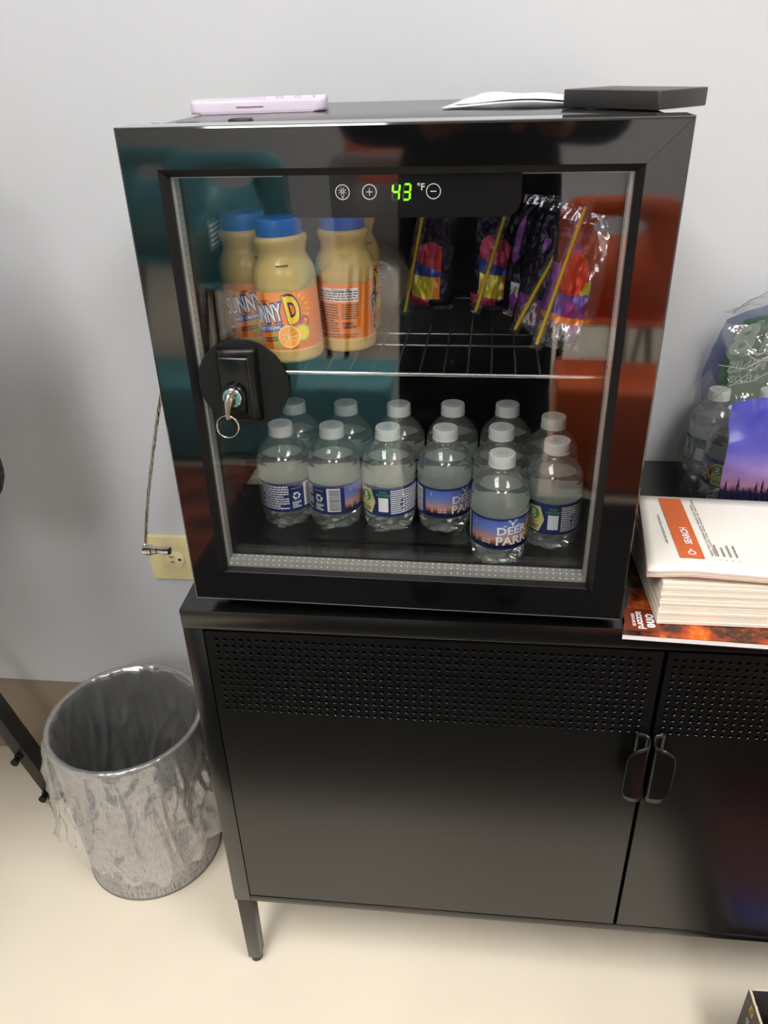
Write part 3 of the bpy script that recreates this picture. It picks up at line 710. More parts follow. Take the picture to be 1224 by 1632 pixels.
def pouch(x, y, rot, lean, roll, h, w, seed, kind, label, straw):
    t = thing('drink_pouch', label, 'drink pouch', FW(x, y, z), (R(lean), R(roll), FY + R(rot)), 'foil drink pouches on the wire shelf')
    rn = random.Random(seed); off = Vector((seed * 3.1, seed * 1.7, 0))
    def surf(sign):
        def fn(u, v):
            a = 2 * u - 1
            ww = w / 2 * (1 - .10 * v + .06 * math.sin(PI * v) - .30 * max(0, v - .86) * 4 * (kind == 0))
            th = (.026 * (1 - v) ** .8 + .002) * math.sqrt(max(0, 1 - a * a)) * min(1, 8 * v + .25)
            p = Vector((a * ww, sign * th * .55, v * h + .004 * a * a * (1 - v)))
            nz = noise.noise(Vector((a * 2.2, v * 7, sign)) + off) * .0030 + noise.noise(Vector((a * 6, v * 16, sign)) + off) * .0012
            p.y += nz * (1 if abs(a) < .98 else .4) + .012 * (v ** 2) * math.sin(seed)
            p.x += .006 * math.sin(3 * v + seed) * v
            return p
        return fn
    def front(u, v):
        a = 2 * u - 1; wob = noise.noise(Vector((u * 5, v * 5, seed))) * .08
        if v < .05 or v > .93: return 0
        if kind == 0:      # bright pouch, foil right half
            if v < .22: return 0 if wob < .02 else 3
            if v < .26 + wob * .2: return 7
            if abs(a + .05) < .62:
                if v < .44 + wob: return 4 if abs(a) > .15 or v > .38 else 3
                if ((a + .10) / .50) ** 2 + ((v - .57) / .16) ** 2 < 1: return 2
                if a > .25 and .42 < v < .54: return 6
                if v > .70 and abs(a + .25) < .25 * (1 - v) * 4: return 3
            return 3 if (.62 > v > .25 and a < -.5) else (0 if a > .45 else 1)
        if kind == 1:      # dark upper half, red, blue and yellow print
            if v > .62 + wob: return 1
            if v < .12: return 1 if a > 0 else 8
            if abs(a + .15) < .60 + wob:
                if v > .40 - .25 * a * .3: return 8 if a < .35 else 2
                if v > .32: return 4
                return 5 if a < .15 else 7
            return 1
        if v < .30 and abs(a) < .8: return 0 if wob > 0 else 3
        return 1 if wob < .03 else 3
    bm = bmesh.new(); grid(bm, surf(-1), 60, 110, front); grid(bm, surf(1), 28, 48, lambda u, v: 0 if v > .93 else 1)
    bmesh.ops.remove_doubles(bm, verts=bm.verts, dist=.0002)
    bd = obj('pouch_body', bm, [M[k] for k in PM], t, smooth=60)
    bm = bmesh.new(); (sx0, sz0), (sx1, sz1) = straw
    tube(bm, [(sx0, -.0165, sz0), ((sx0 + sx1) / 2, -.0150, (sz0 + sz1) / 2), (sx1, -.0120, sz1)], .0019, 12); st = obj('straw', bm, M['straw'], t)
    bm = bmesh.new()
    def wr(u, v):
        d = Vector((sx1 - sx0, 0, sz1 - sz0)); p = Vector((sx0, -.0178, sz0)) - d * .04 + d * (1.08 * v) + Vector((.011 * (u - .5), 0, 0)); p.y += .006 * v + .0012 * noise.noise(Vector((u * 4, v * 20, seed))); return p
    grid(bm, wr, 4, 30); obj('straw_wrapper', bm, M['film'], st, smooth=180)
M['film'] = thin('clear_film', (.97, .97, .97), .06, .08, .05, (240, 240, 240), bump=(120, .6, .004))
pouch(.3595, .128, -14, -4, 8, .126, .052, 1, 0, 'purple and red foil drink pouch at the right, its yellow straw nearest the glass', ((-.019, .004), (-.004, .132)))
pouch(.3360, .176, -30, -3, 9, .128, .050, 2, 2, 'dark foil drink pouch with its straw tucked behind the purple and red one', ((-.012, .004), (.014, .098)))
pouch(.2960, .262, 8, -3, 6, .124, .056, 3, 1, 'foil drink pouch with red and yellow print, in the middle of the pouches', ((-.022, .002), (-.002, .110)))
pouch(.2250, .262, -6, -3, 3, .120, .052, 4, 1, 'leftmost foil drink pouch, red over yellow print, beside the lying bottle', ((-.027, -.001), (-.012, .112)))
pouch(.3300, .232, 12, -4, 4, .126, .050, 5, 2, 'crumpled dark foil drink pouch at the back behind the other pouches', ((.012, .01), (.020, .112)))

# ------------------------------------------------------------------ things on top of the fridge
ZF = 1.0978
M['lav'] = P('lavender_white_case', (214, 205, 222), .35)
t = thing('phone', 'pale lavender phone in a case lying flat on the fridge top', 'phone', (.062, .225, ZF), (0, 0, R(7)))
bm = bmesh.new(); prism(bm, rrect(-.066, .066, -.034, .034, .012, 6), 0, .0115); bmesh.ops.bevel(bm, geom=[e for e in bm.edges if abs(e.verts[0].co.z - e.verts[1].co.z) < 1e-6], offset=.0028, segments=3, profile=.5, affect='EDGES')
obj('phone_case', bm, M['lav'], t)
obj('side_button', bbox((-.020, -.0346, .0052), (.006, -.0338, .0060)), P('button_slot', (120, 96, 120), .5), t)
for (x, y) in ((.012, -.016), (.030, -.016), (.048, -.014), (.060, -.012)):
    bm = bmesh.new(); prism(bm, rrect(x - .006, x + .006, y - .006, y + .006, .003, 4), .0114, .0134); obj('camera_bump', bm, M['lav'], t)
M['paper'] = P('white_paper', (236, 232, 234), .6)
t = thing('paper_sheet', 'loose white printed paper lying on the fridge top beside the black pad', 'paper', (.305, .235, ZF), (0, 0, R(-4)))
bm = bmesh.new(); grid(bm, lambda u, v: Vector((-.058 + .125 * u + .014 * v, -.060 + .13 * v, .0012 + .0035 * math.sin(2.6 * u + v) ** 2 + .002 * math.sin(7 * u) ** 2 * v)), 24, 10)
o = obj('sheet', bm, M['paper'], t, smooth=180); o.modifiers.new('s', 'SOLIDIFY').thickness = .0004
bm = bmesh.new(); grid(bm, lambda u, v: Vector((-.048 + .110 * u + .018 * v, -.045 + .12 * v, .0032 + .0035 * math.sin(2.6 * u + v) ** 2 + .0022 * math.sin(6 * u + 1) ** 2 * v)), 24, 10)
o = obj('sheet', bm, M['paper'], t, smooth=180); o.modifiers.new('s', 'SOLIDIFY').thickness = .0004
t = thing('charging_pad', 'flat black square pad at the right corner of the fridge top', 'pad', (.410, .142, ZF), (0, 0, R(-46)))
bm = bmesh.new(); prism(bm, rrect(-.050, .050, -.034, .034, .003, 3), .0010, .0150); bmesh.ops.bevel(bm, geom=[e for e in bm.edges if abs(e.verts[0].co.z - e.verts[1].co.z) < 1e-6], offset=.0010, segments=2, profile=.5, affect='EDGES')
obj('pad_body', bm, P('pad_black', (48, 47, 46), .35), t)
for x in (-.035, .035):
    for y in (-.022, .022):
        bm = bmesh.new(); lathe(bm, [(.004, 0), (.004, .0014)], 12, (x, y, 0)); obj('rubber_foot', bm, M['gasket'], t)

# ------------------------------------------------------------------ papers at the right end of the cabinet
M['mag'] = P('magazine_paper', (236, 232, 224), .45); M['edge'] = P('page_edge', (232, 224, 208), .7); M['fire'] = None
m = bpy.data.materials.new('fiery_cover'); m.use_nodes = True; nt = m.node_tree; b = nt.nodes['Principled BSDF']; b.inputs['Roughness'].default_value = .25
tc = nt.nodes.new('ShaderNodeTexCoord'); n1 = nt.nodes.new('ShaderNodeTexNoise'); n1.inputs['Scale'].default_value = 22; n1.inputs['Detail'].default_value = 7; n1.inputs['Roughness'].default_value = .65
r1 = nt.nodes.new('ShaderNodeValToRGB'); e = r1.color_ramp.elements; e[0].position = .36; e[0].color = lin((30, 24, 26)); e[1].position = .72; e[1].color = lin((250, 205, 60))
for p_, c_ in ((.46, (70, 40, 26)), (.54, (168, 66, 26)), (.62, (226, 110, 30))): q = e.new(p_); q.color = lin(c_)
nt.links.new(tc.outputs['Object'], n1.inputs['Vector']); nt.links.new(n1.outputs['Fac'], r1.inputs['Fac']); nt.links.new(r1.outputs['Color'], b.inputs['Base Color']); M['fire'] = m
bk = thing('booklet', 'booklet with fiery orange and black cover under the thick book beside the fridge', 'booklet', (.4322, -.0145, ZT), (0, 0, R(-2.5)))
bm = bmesh.new(); box(bm, (0, 0, .0002), (.42, .153, .0056)); 
for v in bm.verts: v.co.x += v.co.y * .20
obj('pages', bm, M['paper'], bk, smooth=None)
bm = bmesh.new(); box(bm, (-.0003, -.0003, .0056), (.4203, .1532, .0066))
for v in bm.verts: v.co.x += v.co.y * .20
cv = obj('cover', bm, M['fire'], bk, smooth=None)
bm = bmesh.new(); prism(bm, rrect(.004, .0375, .0065, .042, (.006, .006, .006, .006), 5), .0066, .0069); obj('logo_plate', bm, P('logo_plate', (120, 50, 26), .3), cv, smooth=None)
bm = bmesh.new()
for s_, sz, xx in (('one', .0155, .0280), ('accord', .0108, .0175), ('RESOURCES', .0040, .0105)):
    put2d(bm, *text2d(s_, sz, .03, .95), lambda x, y: Vector((x, y, .0071)), rot=-90, at=(xx + .002, .0235))
obj('white_lettering', bm, M['lw'], cv, smooth=None)
bm = bmesh.new(); put2d(bm, *text2d('YE', .014, .0, 1, .2), lambda x, y: Vector((x, y, .0071)), at=(.150, .008)); obj('green_lettering', bm, P('cover_green', (180, 190, 60), .4), cv, smooth=None)

BK0 = ZT + .0067
t = thing('thick_book', 'thick block of white pages lying on the fiery booklet', 'book', (.4665, .0040, BK0), (0, 0, R(0)))
rn = random.Random(2); zz = 0.0003
while zz < .0475:
    h = rn.uniform(.0030, .0044); dx, dy = rn.uniform(-.0007, .0007), rn.uniform(-.0007, .0007)
    bm = bmesh.new(); box(bm, (dx, dy, zz), (.36, .152 + dy, zz + h - .0002), .0004, 1)
    for v in bm.verts: v.co.x += v.co.y * -.03
    obj('page_bundle', bm, M['edge'], t, smooth=None); zz += h
BKT = BK0 + zz + .0004
mg = thing('magazine', 'white magazine with orange search strip, curling on top of the thick book', 'magazine', (.4560, .0050, BKT), (0, 0, R(-1.5)))
def magf(dz, edge=0):
    def fn(u, v):
        x = -.004 + .37 * u + edge; y = .010 * (1 - u) * 0 + .155 * v
        curl = .0075 * math.exp(-((u / .10) ** 2)) * (1 - v) ** 2 * 0
        lift = .012 * max(0, 1 - u / .5) * (1 - .75 * v) - .010 * math.exp(-((u) / .06) ** 2) * (1 - v) * 1.0
        y -= .004 * math.exp(-((u) / .05) ** 2) * (1 - v) ** 2 * -1
        return Vector((x + .012 * v, y, dz + max(0.0002, lift * .75 + .0008)))
    return fn
for k in range(6):
    bm = bmesh.new(); e_ = [0, .002, .001, .003, .0005, .0015][k]
    grid(bm, magf(k * .0011, e_), 40, 10)
    o = obj('page', bm, [M['paper'], P('pink_page', (232, 196, 178), .6), M['edge']][[1, 1, 2, 2, 1, 0][k]], mg, smooth=180); o.modifiers.new('s', 'SOLIDIFY').thickness = .0005
f0 = magf(.0060); cvm = None
bm = bmesh.new(); grid(bm, magf(.0066), 40, 10); cvm = obj('cover', bm, M['mag'], mg, smooth=180); cvm.modifiers.new('s', 'SOLIDIFY').thickness = .0005
top = magf(.0066)
def onmag(x, y):          # x, y in cover coordinates
    v = y / .155; u = (x + .004 - .012 * v) / .37; p = top(max(0, u), max(0, min(1, v))); return Vector((x, p.y, p.z + .0007))
bm = bmesh.new(); v, f = rect2d(.0235, .127, 4, 16); put2d(bm, [(a + .03 * b * 0, b) for a, b in v], f, onmag, at=(.0405, .0860)); obj('orange_strip', bm, P('orange_strip', (206, 98, 44), .45), cvm, smooth=180)
bm = bmesh.new(); onm2 = lambda x, y: onmag(x, y) + Vector((0, 0, .0005))
put2d(bm, *text2d('SEARCH', .0098, .03, .95), onm2, rot=90, at=(.0425, .066)); put2d(bm, *disc2d(.0040, 20, .0026), onm2, at=(.0415, .032)); put2d(bm, *line2d((-.001, .004), (.001, .0072), .0014), onm2, at=(.0415, .032))
obj('white_lettering', bm, M['lw'], cvm, smooth=None)
bm = bmesh.new(); gr = random.Random(6)
put2d(bm, *words2d(.120, .0060, 2, gr, .3), onm2, rot=90, at=(.0620, .088)); put2d(bm, *words2d(.060, .0020, 1, gr, .5), onm2, rot=90, at=(.022, .08))
for k in range(4):
    put2d(bm, *disc2d(.0008, 8), onm2, at=(.066 + .006 * k, .022)); put2d(bm, *words2d(.022, .0030, 1, gr, .6), onm2, rot=90, at=(.066 + .006 * k, .040))
obj('grey_lettering', bm, P('grey_ink', (120, 112, 104), .6), cvm, smooth=None)

# ------------------------------------------------------------------ torn multipack of water bottles
g = 'water bottles in the torn multipack'
PK = [(.5965, .3555, 150, 'water bottle in the torn multipack, rear one next to the wall'), (.6035, .2920, 110, 'water bottle in the torn multipack, in front of the rear one'),
      (.6600, .3555, 20, 'water bottle in the multipack hidden beside the rear one'), (.6670, .2920, 50, 'water bottle in the multipack behind the purple wrap')]
for (x, y, a, lab) in PK: dup(b0, (x, y, ZT + .0008), (0, 0, R(-a)), lab, g)
pk = thing('multipack_wrap', 'torn clear plastic wrap with green and purple print around water bottles', 'plastic wrap', (.66, .31, ZT))
def pkm(u): return None
PO = Vector((.66, .31, ZT))
def crinkle(p, s, a): return Vector((noise.noise(p * s) * a, noise.noise(p * s + Vector((9, 0, 0))) * a, noise.noise(p * s + Vector((0, 9, 0))) * a * .6))
def wrapgrid(name, fn, nu, nv, mat, amp=.003, sc=45):
    bm = bmesh.new()
    def f2(u, v):
        p = Vector(fn(u, v)); ed = min(1, 3 * v); return p - PO + crinkle(p, sc, amp) * ed + crinkle(p, sc * 2.3, amp * .45) * ed
    grid(bm, f2, nu, nv); return obj(name, bm, mat, pk, smooth=180)
M['wrapf'] = thin('pack_film', (.97, .975, .97), .10, .10, .11, (225, 228, 225), bump=(90, .5, .004))
def pth(u):      # footprint path of the clear side: from front left corner round the left side to the wall
    pts = [(.598, .232), (.573, .243), (.562, .272), (.561, .330), (.563, .380)]
    k = u * (len(pts) - 1); i = min(int(k), len(pts) - 2); w = k - i
    return (pts[i][0] * (1 - w) + pts[i + 1][0] * w, pts[i][1] * (1 - w) + pts[i + 1][1] * w)
wrapgrid('clear_side', lambda u, v: (pth(u)[0] + .022 * v * v, pth(u)[1], ZT + .0015 + v * (.092 + .055 * u)), 50, 30, M['wrapf'], .004, 40)
M['blueprint'] = ramp_mat('pack_blue_print', 'Z', [(.08, (26, 30, 62)), (.115, (60, 66, 120)), (.135, (206, 150, 140)), (.16, (120, 130, 190)), (.24, (74, 92, 178))], wob=.01)
M['greenpanel'] = thin('pack_green_print', (.5, .68, .5), .05, .12, .55, (112, 160, 112)); M['bluefilm'] = thin('pack_blue_film', (.6, .65, .78), .05, .15, .55, (112, 120, 160))
# rear flap standing up behind the bottles: blue print, green panel with reversed lettering, clear crown
def flap(u, v):
    x = .560 + .20 * u + .028 * v * (1 - u) + .030 * (1 - v) ** 3 * (1 - u); top_ = .245 - .035 * (1 - u) ** 3
    return (x, (.383 - .030 * v * v) - .010 * math.sin(PI * u) * v, ZT + .07 + (top_ - .07) * v)
wrapgrid('rear_flap', flap, 40, 26, M['bluefilm'], .0025, 30)
grn = wrapgrid('green_panel', lambda u, v: Vector(flap(.10 + .52 * u + .03 * v, .18 + .74 * v)) + Vector((0, -.0020, 0)), 30, 20, M['greenpanel'], .0025, 30)
bm = bmesh.new()
def onflap(x, y):
    u, v = x / .20, (y - .07) / .17; p = Vector(flap(u, v)); return p + Vector((0, -.0075, 0)) - PO
put2d(bm, *text2d('18', .062, .04, 1.0), onflap, at=(.052, .192), mirror=True); put2d(bm, *text2d('MINIS', .025, .02, .8), onflap, at=(.054, .150), mirror=True); put2d(bm, *text2d('8 FL OZ', .014, .02, .8), onflap, at=(.054, .131), mirror=True); put2d(bm, *rect2d(.026, .0016, 4), onflap, at=(.052, .168))
obj('reversed_lettering', bm, thin('pack_white_print', (.9, .95, .9), .04, .2, .6, (222, 232, 220)), grn, smooth=None)
wrapgrid('clear_crown', lambda u, v: (.585 + .14 * u, .365 - .05 * v - .03 * math.sin(PI * u), ZT + .215 + .05 * v * math.sin(PI * min(1, u * 1.4 + .05)) ** .7), 36, 16, M['wrapf'], .010, 40)
def frontp(u, v): return (.574 + .16 * u + .006 * v * (1 - u), .221 - .004 * math.sin(PI * u) + .030 * v * v, ZT + .0015 + .138 * v + .012 * v * math.sin(5 * u))
M['purpleprint'] = ramp_mat('pack_purple_print', 'Z', [(0, (34, 32, 58)), (.045, (30, 28, 60)), (.052, (168, 120, 150)), (.066, (150, 120, 176)), (.095, (84, 82, 178)), (.135, (62, 62, 168))], wob=.008, scale=90, rough=.25)
wrapgrid('front_panel', frontp, 36, 24, M['purpleprint'], .004, 28)
bm = bmesh.new()           # printed dark tree line
for k in range(22):
    x = .004 + k * .0068; hh = .030 + .016 * random.Random(k).random()
    for q in range(3):
        v = [(-.003 + .0006 * q, hh * (.35 + .2 * q)), (.003 - .0006 * q, hh * (.35 + .2 * q)), (0, hh * (.62 + .2 * q))]
        put2d(bm, v, [(0, 1, 2)], lambda a, c: Vector(frontp(a / .16, c / .138)) + Vector((0, -.0062, 0)) - PO, at=(x, .012))
obj('tree_print', bm, P('tree_print', (24, 22, 40), .4), pk, smooth=None)
wrapgrid('clear_top', lambda u, v: (.580 + .15 * u, .256 + .085 * v, ZT + .136 + .075 * v + .006 * math.sin(9 * u + 4 * v)), 40, 24, M['wrapf'], .007, 45)
bm = bmesh.new()           # gathered strands of stretched film
rs = random.Random(12)
for k in range(10):
    a = Vector((.625 + rs.uniform(-.004, .02), .285, ZT + .185 + rs.uniform(-.01, .02))); b_ = a + Vector((rs.uniform(-.075, .05), rs.uniform(-.015, .02), rs.uniform(-.07, .025)))
    mid = (a + b_) / 2 + Vector((0, -.004, rs.uniform(-.012, .004)))
    tube(bm, [a - PO, (a * .5 + mid * .5) - PO, mid - PO, b_ - PO], [.0011, .0009, .0008, .0005], 6)
fs = obj('film_strand', bm, thin('film_strand', (.9, .9, .9), .12, .1, .35, (240, 240, 240)), pk); fs['kind'] = 'stuff'

# ------------------------------------------------------------------ outlet and hanging lock cable
t = thing('wall_outlet', 'ivory duplex wall outlet behind the fridge, lower left of its door', 'outlet', (-.165, WY, .4485))
bm = bmesh.new(); prism(bm, rrect(-.066, .066, -.0415, .0415, .004, 4), -.0055, -.0001, 'XZ'); bmesh.ops.bevel(bm, geom=[e for e in bm.edges if abs(e.verts[0].co.y + .0055) < 1e-5 and abs(e.verts[1].co.y + .0055) < 1e-5], offset=.003, segments=3, profile=.6, affect='EDGES')
obj('plate', bm, M['ivory'], t)
for cx in (-.023, .023):
    bm = bmesh.new(); lathe(bm, [(.0165, .004), (.0165, .0066), (.0158, .0070)], 36, (cx, 0, -.001), M=YM, f=lambda a, z_, r: min(r, .0140 / max(.01, abs(math.sin(a)))) )
    rc = obj('receptacle', bm, P('ivory_face', (232, 222, 172), .35), t)
    bm = bmesh.new(); box(bm, (cx - .009, -.0073, .0030), (cx - .001, -.0069, .0046)); box(bm, (cx - .008, -.0073, -.0066), (cx - .001, -.0069, -.0052)); box(bm, (cx + .0055, -.0073, -.0030), (cx + .0105, -.0069, .0012)); obj('slot', bm, M['dark'], rc, smooth=None)
t = thing('security_cable', 'thin braided steel cable with metal plug hanging from behind the fridge', 'cable', (-.2036, .330, .517))
bm = bmesh.new(); O = Vector((-.2036, .330, .517))
path = [Vector(p) - O for p in ((.004, .345, .985), (-.050, .340, .930), (-.110, .334, .840), (-.143, .33, .7413), (-.168, .330, .660), (-.190, .33, .580), (-.2045, .33, .517), (-.207, .33, .506))]
def catm(ps, n=10):
    out = []
    for i in range(len(ps) - 1):
        p0, p1, p2, p3 = ps[max(i - 1, 0)], ps[i], ps[i + 1], ps[min(i + 2, len(ps) - 1)]
        for k in range(n):
            t_ = k / n; out.append(.5 * ((2 * p1) + (p2 - p0) * t_ + (2 * p0 - 5 * p1 + 4 * p2 - p3) * t_ ** 2 + (3 * p1 - p0 - 3 * p2 + p3) * t_ ** 3))
    return out + [ps[-1]]
cp_ = catm(path, 24)
for s_ in range(3):          # twisted strands
    tube(bm, [p + Vector((math.cos(i * .55 + 2.09 * s_), math.sin(i * .55 + 2.09 * s_), 0)) * .0012 for i, p in enumerate(cp_)], .0014, 6)
obj('cable', bm, M['steel'], t)
bm = bmesh.new(); XM = Matrix(((0, 0, 1), (0, 1, 0), (-1, 0, 0)))
lathe(bm, [(.004, -.018), (.0078, -.0165), (.0085, -.014), (.0085, -.0095), (.0078, -.009), (.0088, -.0085), (.0088, -.004), (.0082, -.0035), (.0066, -.003), (.0064, .0045), (.0052, .006), (.0052, .012), (.0064, .0145), (.0070, .0235), (.0058, .0245)], 28, (.0085 + .001, 0, -.0185), M=XM)
obj('plug', bm, M['chrome'], t)
bm = bmesh.new(); lathe(bm, [(.0056, .0244), (.0056, .0250), (.003, .0250)], 20, (.0095, 0, -.0185), M=XM); obj('plug_tip', bm, M['dark'], t)

# ------------------------------------------------------------------ waste bin with liner
m = bpy.data.materials.new('grey_woven'); m.use_nodes = True; nt = m.node_tree; b = nt.nodes['Principled BSDF']; b.inputs['Roughness'].default_value = .7
tc = nt.nodes.new('ShaderNodeTexCoord'); uvc = nt.nodes.new('ShaderNodeSeparateXYZ'); nt.links.new(tc.outputs['UV'], uvc.inputs[0])
def streak(sx, sy, lo, hi):
    mp = nt.nodes.new('ShaderNodeMapping'); mp.inputs['Scale'].default_value = (sx, sy, 1); nt.links.new(tc.outputs['UV'], mp.inputs['Vector'])
    nn = nt.nodes.new('ShaderNodeTexNoise'); nn.inputs['Scale'].default_value = 1; nn.inputs['Detail'].default_value = 2; nt.links.new(mp.outputs[0], nn.inputs['Vector'])
    mr = nt.nodes.new('ShaderNodeMapRange'); mr.inputs['From Min'].default_value = lo; mr.inputs['From Max'].default_value = hi; nt.links.new(nn.outputs['Fac'], mr.inputs['Value']); return mr.outputs[0]
a1 = streak(520, 14, .50, .64); a2 = streak(16, 330, .52, .68)
mxm = nt.nodes.new('ShaderNodeMath'); mxm.operation = 'MAXIMUM'; nt.links.new(a1, mxm.inputs[0]); nt.links.new(a2, mxm.inputs[1])
rr = nt.nodes.new('ShaderNodeValToRGB'); rr.color_ramp.elements[0].color = lin((184, 180, 178)); rr.color_ramp.elements[1].color = lin((112, 108, 107)); nt.links.new(mxm.outputs[0], rr.inputs['Fac']); nt.links.new(rr.outputs['Color'], b.inputs['Base Color'])
M['weave'] = m
BX, BY, BH, RT, RBt = -.2265, .192, .288, .114, .1065
t = thing('waste_bin', 'round grey woven waste bin with clear liner beside the cabinet', 'bin', (BX, BY, 0))
bm = bmesh.new(); n = 96; uvl = bm.loops.layers.uv.new('UVMap')
rad = lambda z_: RBt + (RT - RBt) * z_ / BH
rings = [[bm.verts.new((rad(h) * math.cos(2 * PI * k / n), rad(h) * math.sin(2 * PI * k / n), h)) for k in range(n)] for h in (.002, .1, .2, BH - .002)]
for i_ in range(3):
    for k in range(n):
        f = bm.faces.new((rings[i_][k], rings[i_][(k + 1) % n], rings[i_ + 1][(k + 1) % n], rings[i_ + 1][k]))
        for lp, (uu, vv) in zip(f.loops, ((k, i_), (k + 1, i_), (k + 1, i_ + 1), (k, i_ + 1))): lp[uvl].uv = (uu / n, vv / 3)
obj('bin_wall', bm, M['weave'], t, smooth=180)
bm = bmesh.new(); lathe(bm, [(RT - .0022, BH - .003), (RBt - .002, .006), (.002, .006)], 72, cap=(False, True)); obj('bin_inside', bm, P('bin_inside', (92, 92, 92), .5), t, smooth=40)
bm = bmesh.new(); lathe(bm, [(RBt - .004, 0), (RBt + .001, .0004), (RBt + .0012, .004), (RBt - .003, .0055)], 72); obj('bin_base', bm, P('bin_base', (120, 118, 116), .5), t)
bm = bmesh.new(); torus(bm, (0, 0, BH - .001), RT - .001, .0024, None, 96, 8); obj('bin_rim', bm, P('bin_rim', (150, 149, 148), .35), t, smooth=180)
M['linr'] = thin('clear_bin_liner', (.95, .95, .95), .24, .19, .22, (248, 248, 248), bump=(26, .7, .006))
bm = bmesh.new()
def fold2(p): return abs(noise.noise(p))
def crease(a, z_, sk): return (1 - min(1, 2.6 * abs(noise.noise(Vector((math.cos(a) * 3.0 + sk, math.sin(a) * 3.0, z_ * 8 + a * sk)))))) ** 3
def liner(u, v):
    a = 2 * PI * u
    # v: 0 inside bottom -> .45 rim -> 1 outer hem
    hemz = .150 - .085 * (0.5 + 0.5 * math.cos(a - R(-42))) + .016 * noise.noise(Vector((math.cos(a) * 2.6, math.sin(a) * 2.6, 4)))
    c, s_ = math.cos(a), math.sin(a)
    if v < .45:
        k = v / .45; zz_ = .020 + (BH + .001 - .020) * k
        q = Vector((c * 3.2, s_ * 3.2, zz_ * 5)); rr_ = rad(zz_) - .006 - (.016 * fold2(q) + .005 * fold2(q * 2.7)) * (1 - k) ** .35 - .007 * crease(a, zz_, .6) * (1 - k) ** .3 - .004 * crease(a + 1, zz_ * 2, 1.9) * (1 - k) ** .3
    elif v < .50:
        k = (v - .45) / .05; zz_ = BH + .003 + .0015 * math.sin(PI * k) + .001 * noise.noise(Vector((c * 9, s_ * 9, 1))); rr_ = RT - .005 + .0085 * k
    else:
        k = (v - .50) / .50; zz_ = BH + (hemz - BH) * k; q = Vector((c * 2.8 + 5, s_ * 2.8, zz_ * 4.5 - a * .3))
        fl_ = (.5 + .5 * math.cos(a - R(215))) ; rr_ = rad(zz_) + .0035 + (.018 * fold2(q) + .006 * fold2(q * 2.9)) * min(1, 2.2 * k) + .010 * k * k * fl_ + (.008 * crease(a, zz_, 1.3) + .005 * crease(a + 2, zz_ * 2, -2.1)) * min(1, 4 * k)
    return Vector((rr_ * c, rr_ * s_, zz_))
vs = [[bm.verts.new(liner(i_ / 280, j / 120)) for i_ in range(280)] for j in range(121)]
for j in range(120):
    for i_ in range(280): bm.faces.new((vs[j][i_], vs[j][(i_ + 1) % 280], vs[j + 1][(i_ + 1) % 280], vs[j + 1][i_]))
ln_ = thing('bin_liner', 'clear crinkled plastic bag lining the grey woven bin, hem hanging outside', 'plastic bag', (BX, BY, 0))
obj('bag_film', bm, M['linr'], ln_, smooth=180)

# ------------------------------------------------------------------ desk at the left edge
M['deskleg'] = P('desk_leg_metal', (46, 45, 43), .4, metal=.2)
t = thing('desk', 'desk with splayed dark metal legs at the left edge beside the bin', 'desk', (-.95, .20, 0))
DO = (.95, -.20, 0)
obj('desk_top', bbox((-1.62, -.30, .652), (-.448, .384, .676), .003), P('desk_top', (60, 56, 54), .5), t, off=DO)
def desk_leg(x0, x1, y, knobs):
    bm = bmesh.new(); d = Vector((x1 - x0, 0, .652)).normalized(); p = Vector((d.z, 0, -d.x)) * .0125
    a, b_ = Vector((x0, y, .010)), Vector((x1, y, .652)); q = Vector((0, .0165, 0))
    vs = [bm.verts.new(pt + sx * p + sy * q) for pt in (a, b_) for sx, sy in ((-1, -1), (1, -1), (1, 1), (-1, 1))]
    for v in vs[:4]: v.co.z = .010
    for f in ((0, 1, 2, 3), (7, 6, 5, 4), (0, 4, 5, 1), (1, 5, 6, 2), (2, 6, 7, 3), (3, 7, 4, 0)): bm.faces.new([vs[i_] for i_ in f])
    bmesh.ops.bevel(bm, geom=list(bm.edges), offset=.0015, segments=2, profile=.5, affect='EDGES')
    lg = obj('leg', bm, M['deskleg'], t, off=DO)
    obj('foot', bbox((x0 - .020, y - .017, 0), (x0 + .016, y + .017, .011), .002), P('desk_foot', (176, 170, 160), .5), lg, off=DO)
    for zz_ in knobs:
        c = a + d * ((zz_ - .01) / d.z) - q + Vector((-.004, 0, 0)); bm = bmesh.new(); lathe(bm, [(.0075, -.001), (.0075, .004), (.0055, .005), (.0055, .013), (.007, .0135), (.007, .017)], 20, c, M=YM); obj('bolt', bm, P('bolt_black', (34, 34, 33), .3, metal=.6), lg, off=DO)
desk_leg(-.436, -.640, .270, (.030, .118)); desk_leg(-1.50, -1.30, .270, ()); desk_leg(-1.50, -1.30, -.24, ()); 
bg = thing('backpack', 'black speckled fabric backpack standing on the desk at the left edge', 'backpack', (-.478, .10, .676))
bm = bmesh.new(); box(bm, (-.17, -.07, .0), (.207, .08, .43), .05, 6)
for v in bm.verts: v.co.x -= .02 * (v.co.z / .43) ** 2
obj('bag_body', bm, P('speckled_fabric', (30, 29, 30), .85, vary=(260, (92, 90, 92), .55, .62)), bg)
bm = bmesh.new(); box(bm, (-.12, -.10, .03), (.12, -.055, .25), .025, 4); obj('front_pocket', bm, P('pocket_fabric', (26, 25, 27), .85), bg)
bm = bmesh.new(); tube(bm, [(-.05, .02, .42), (-.04, .02, .47), (.02, .02, .47), (.03, .02, .42)], .008, 10); obj('bag_handle', bm, P('bag_strap', (24, 24, 24), .8), bg)

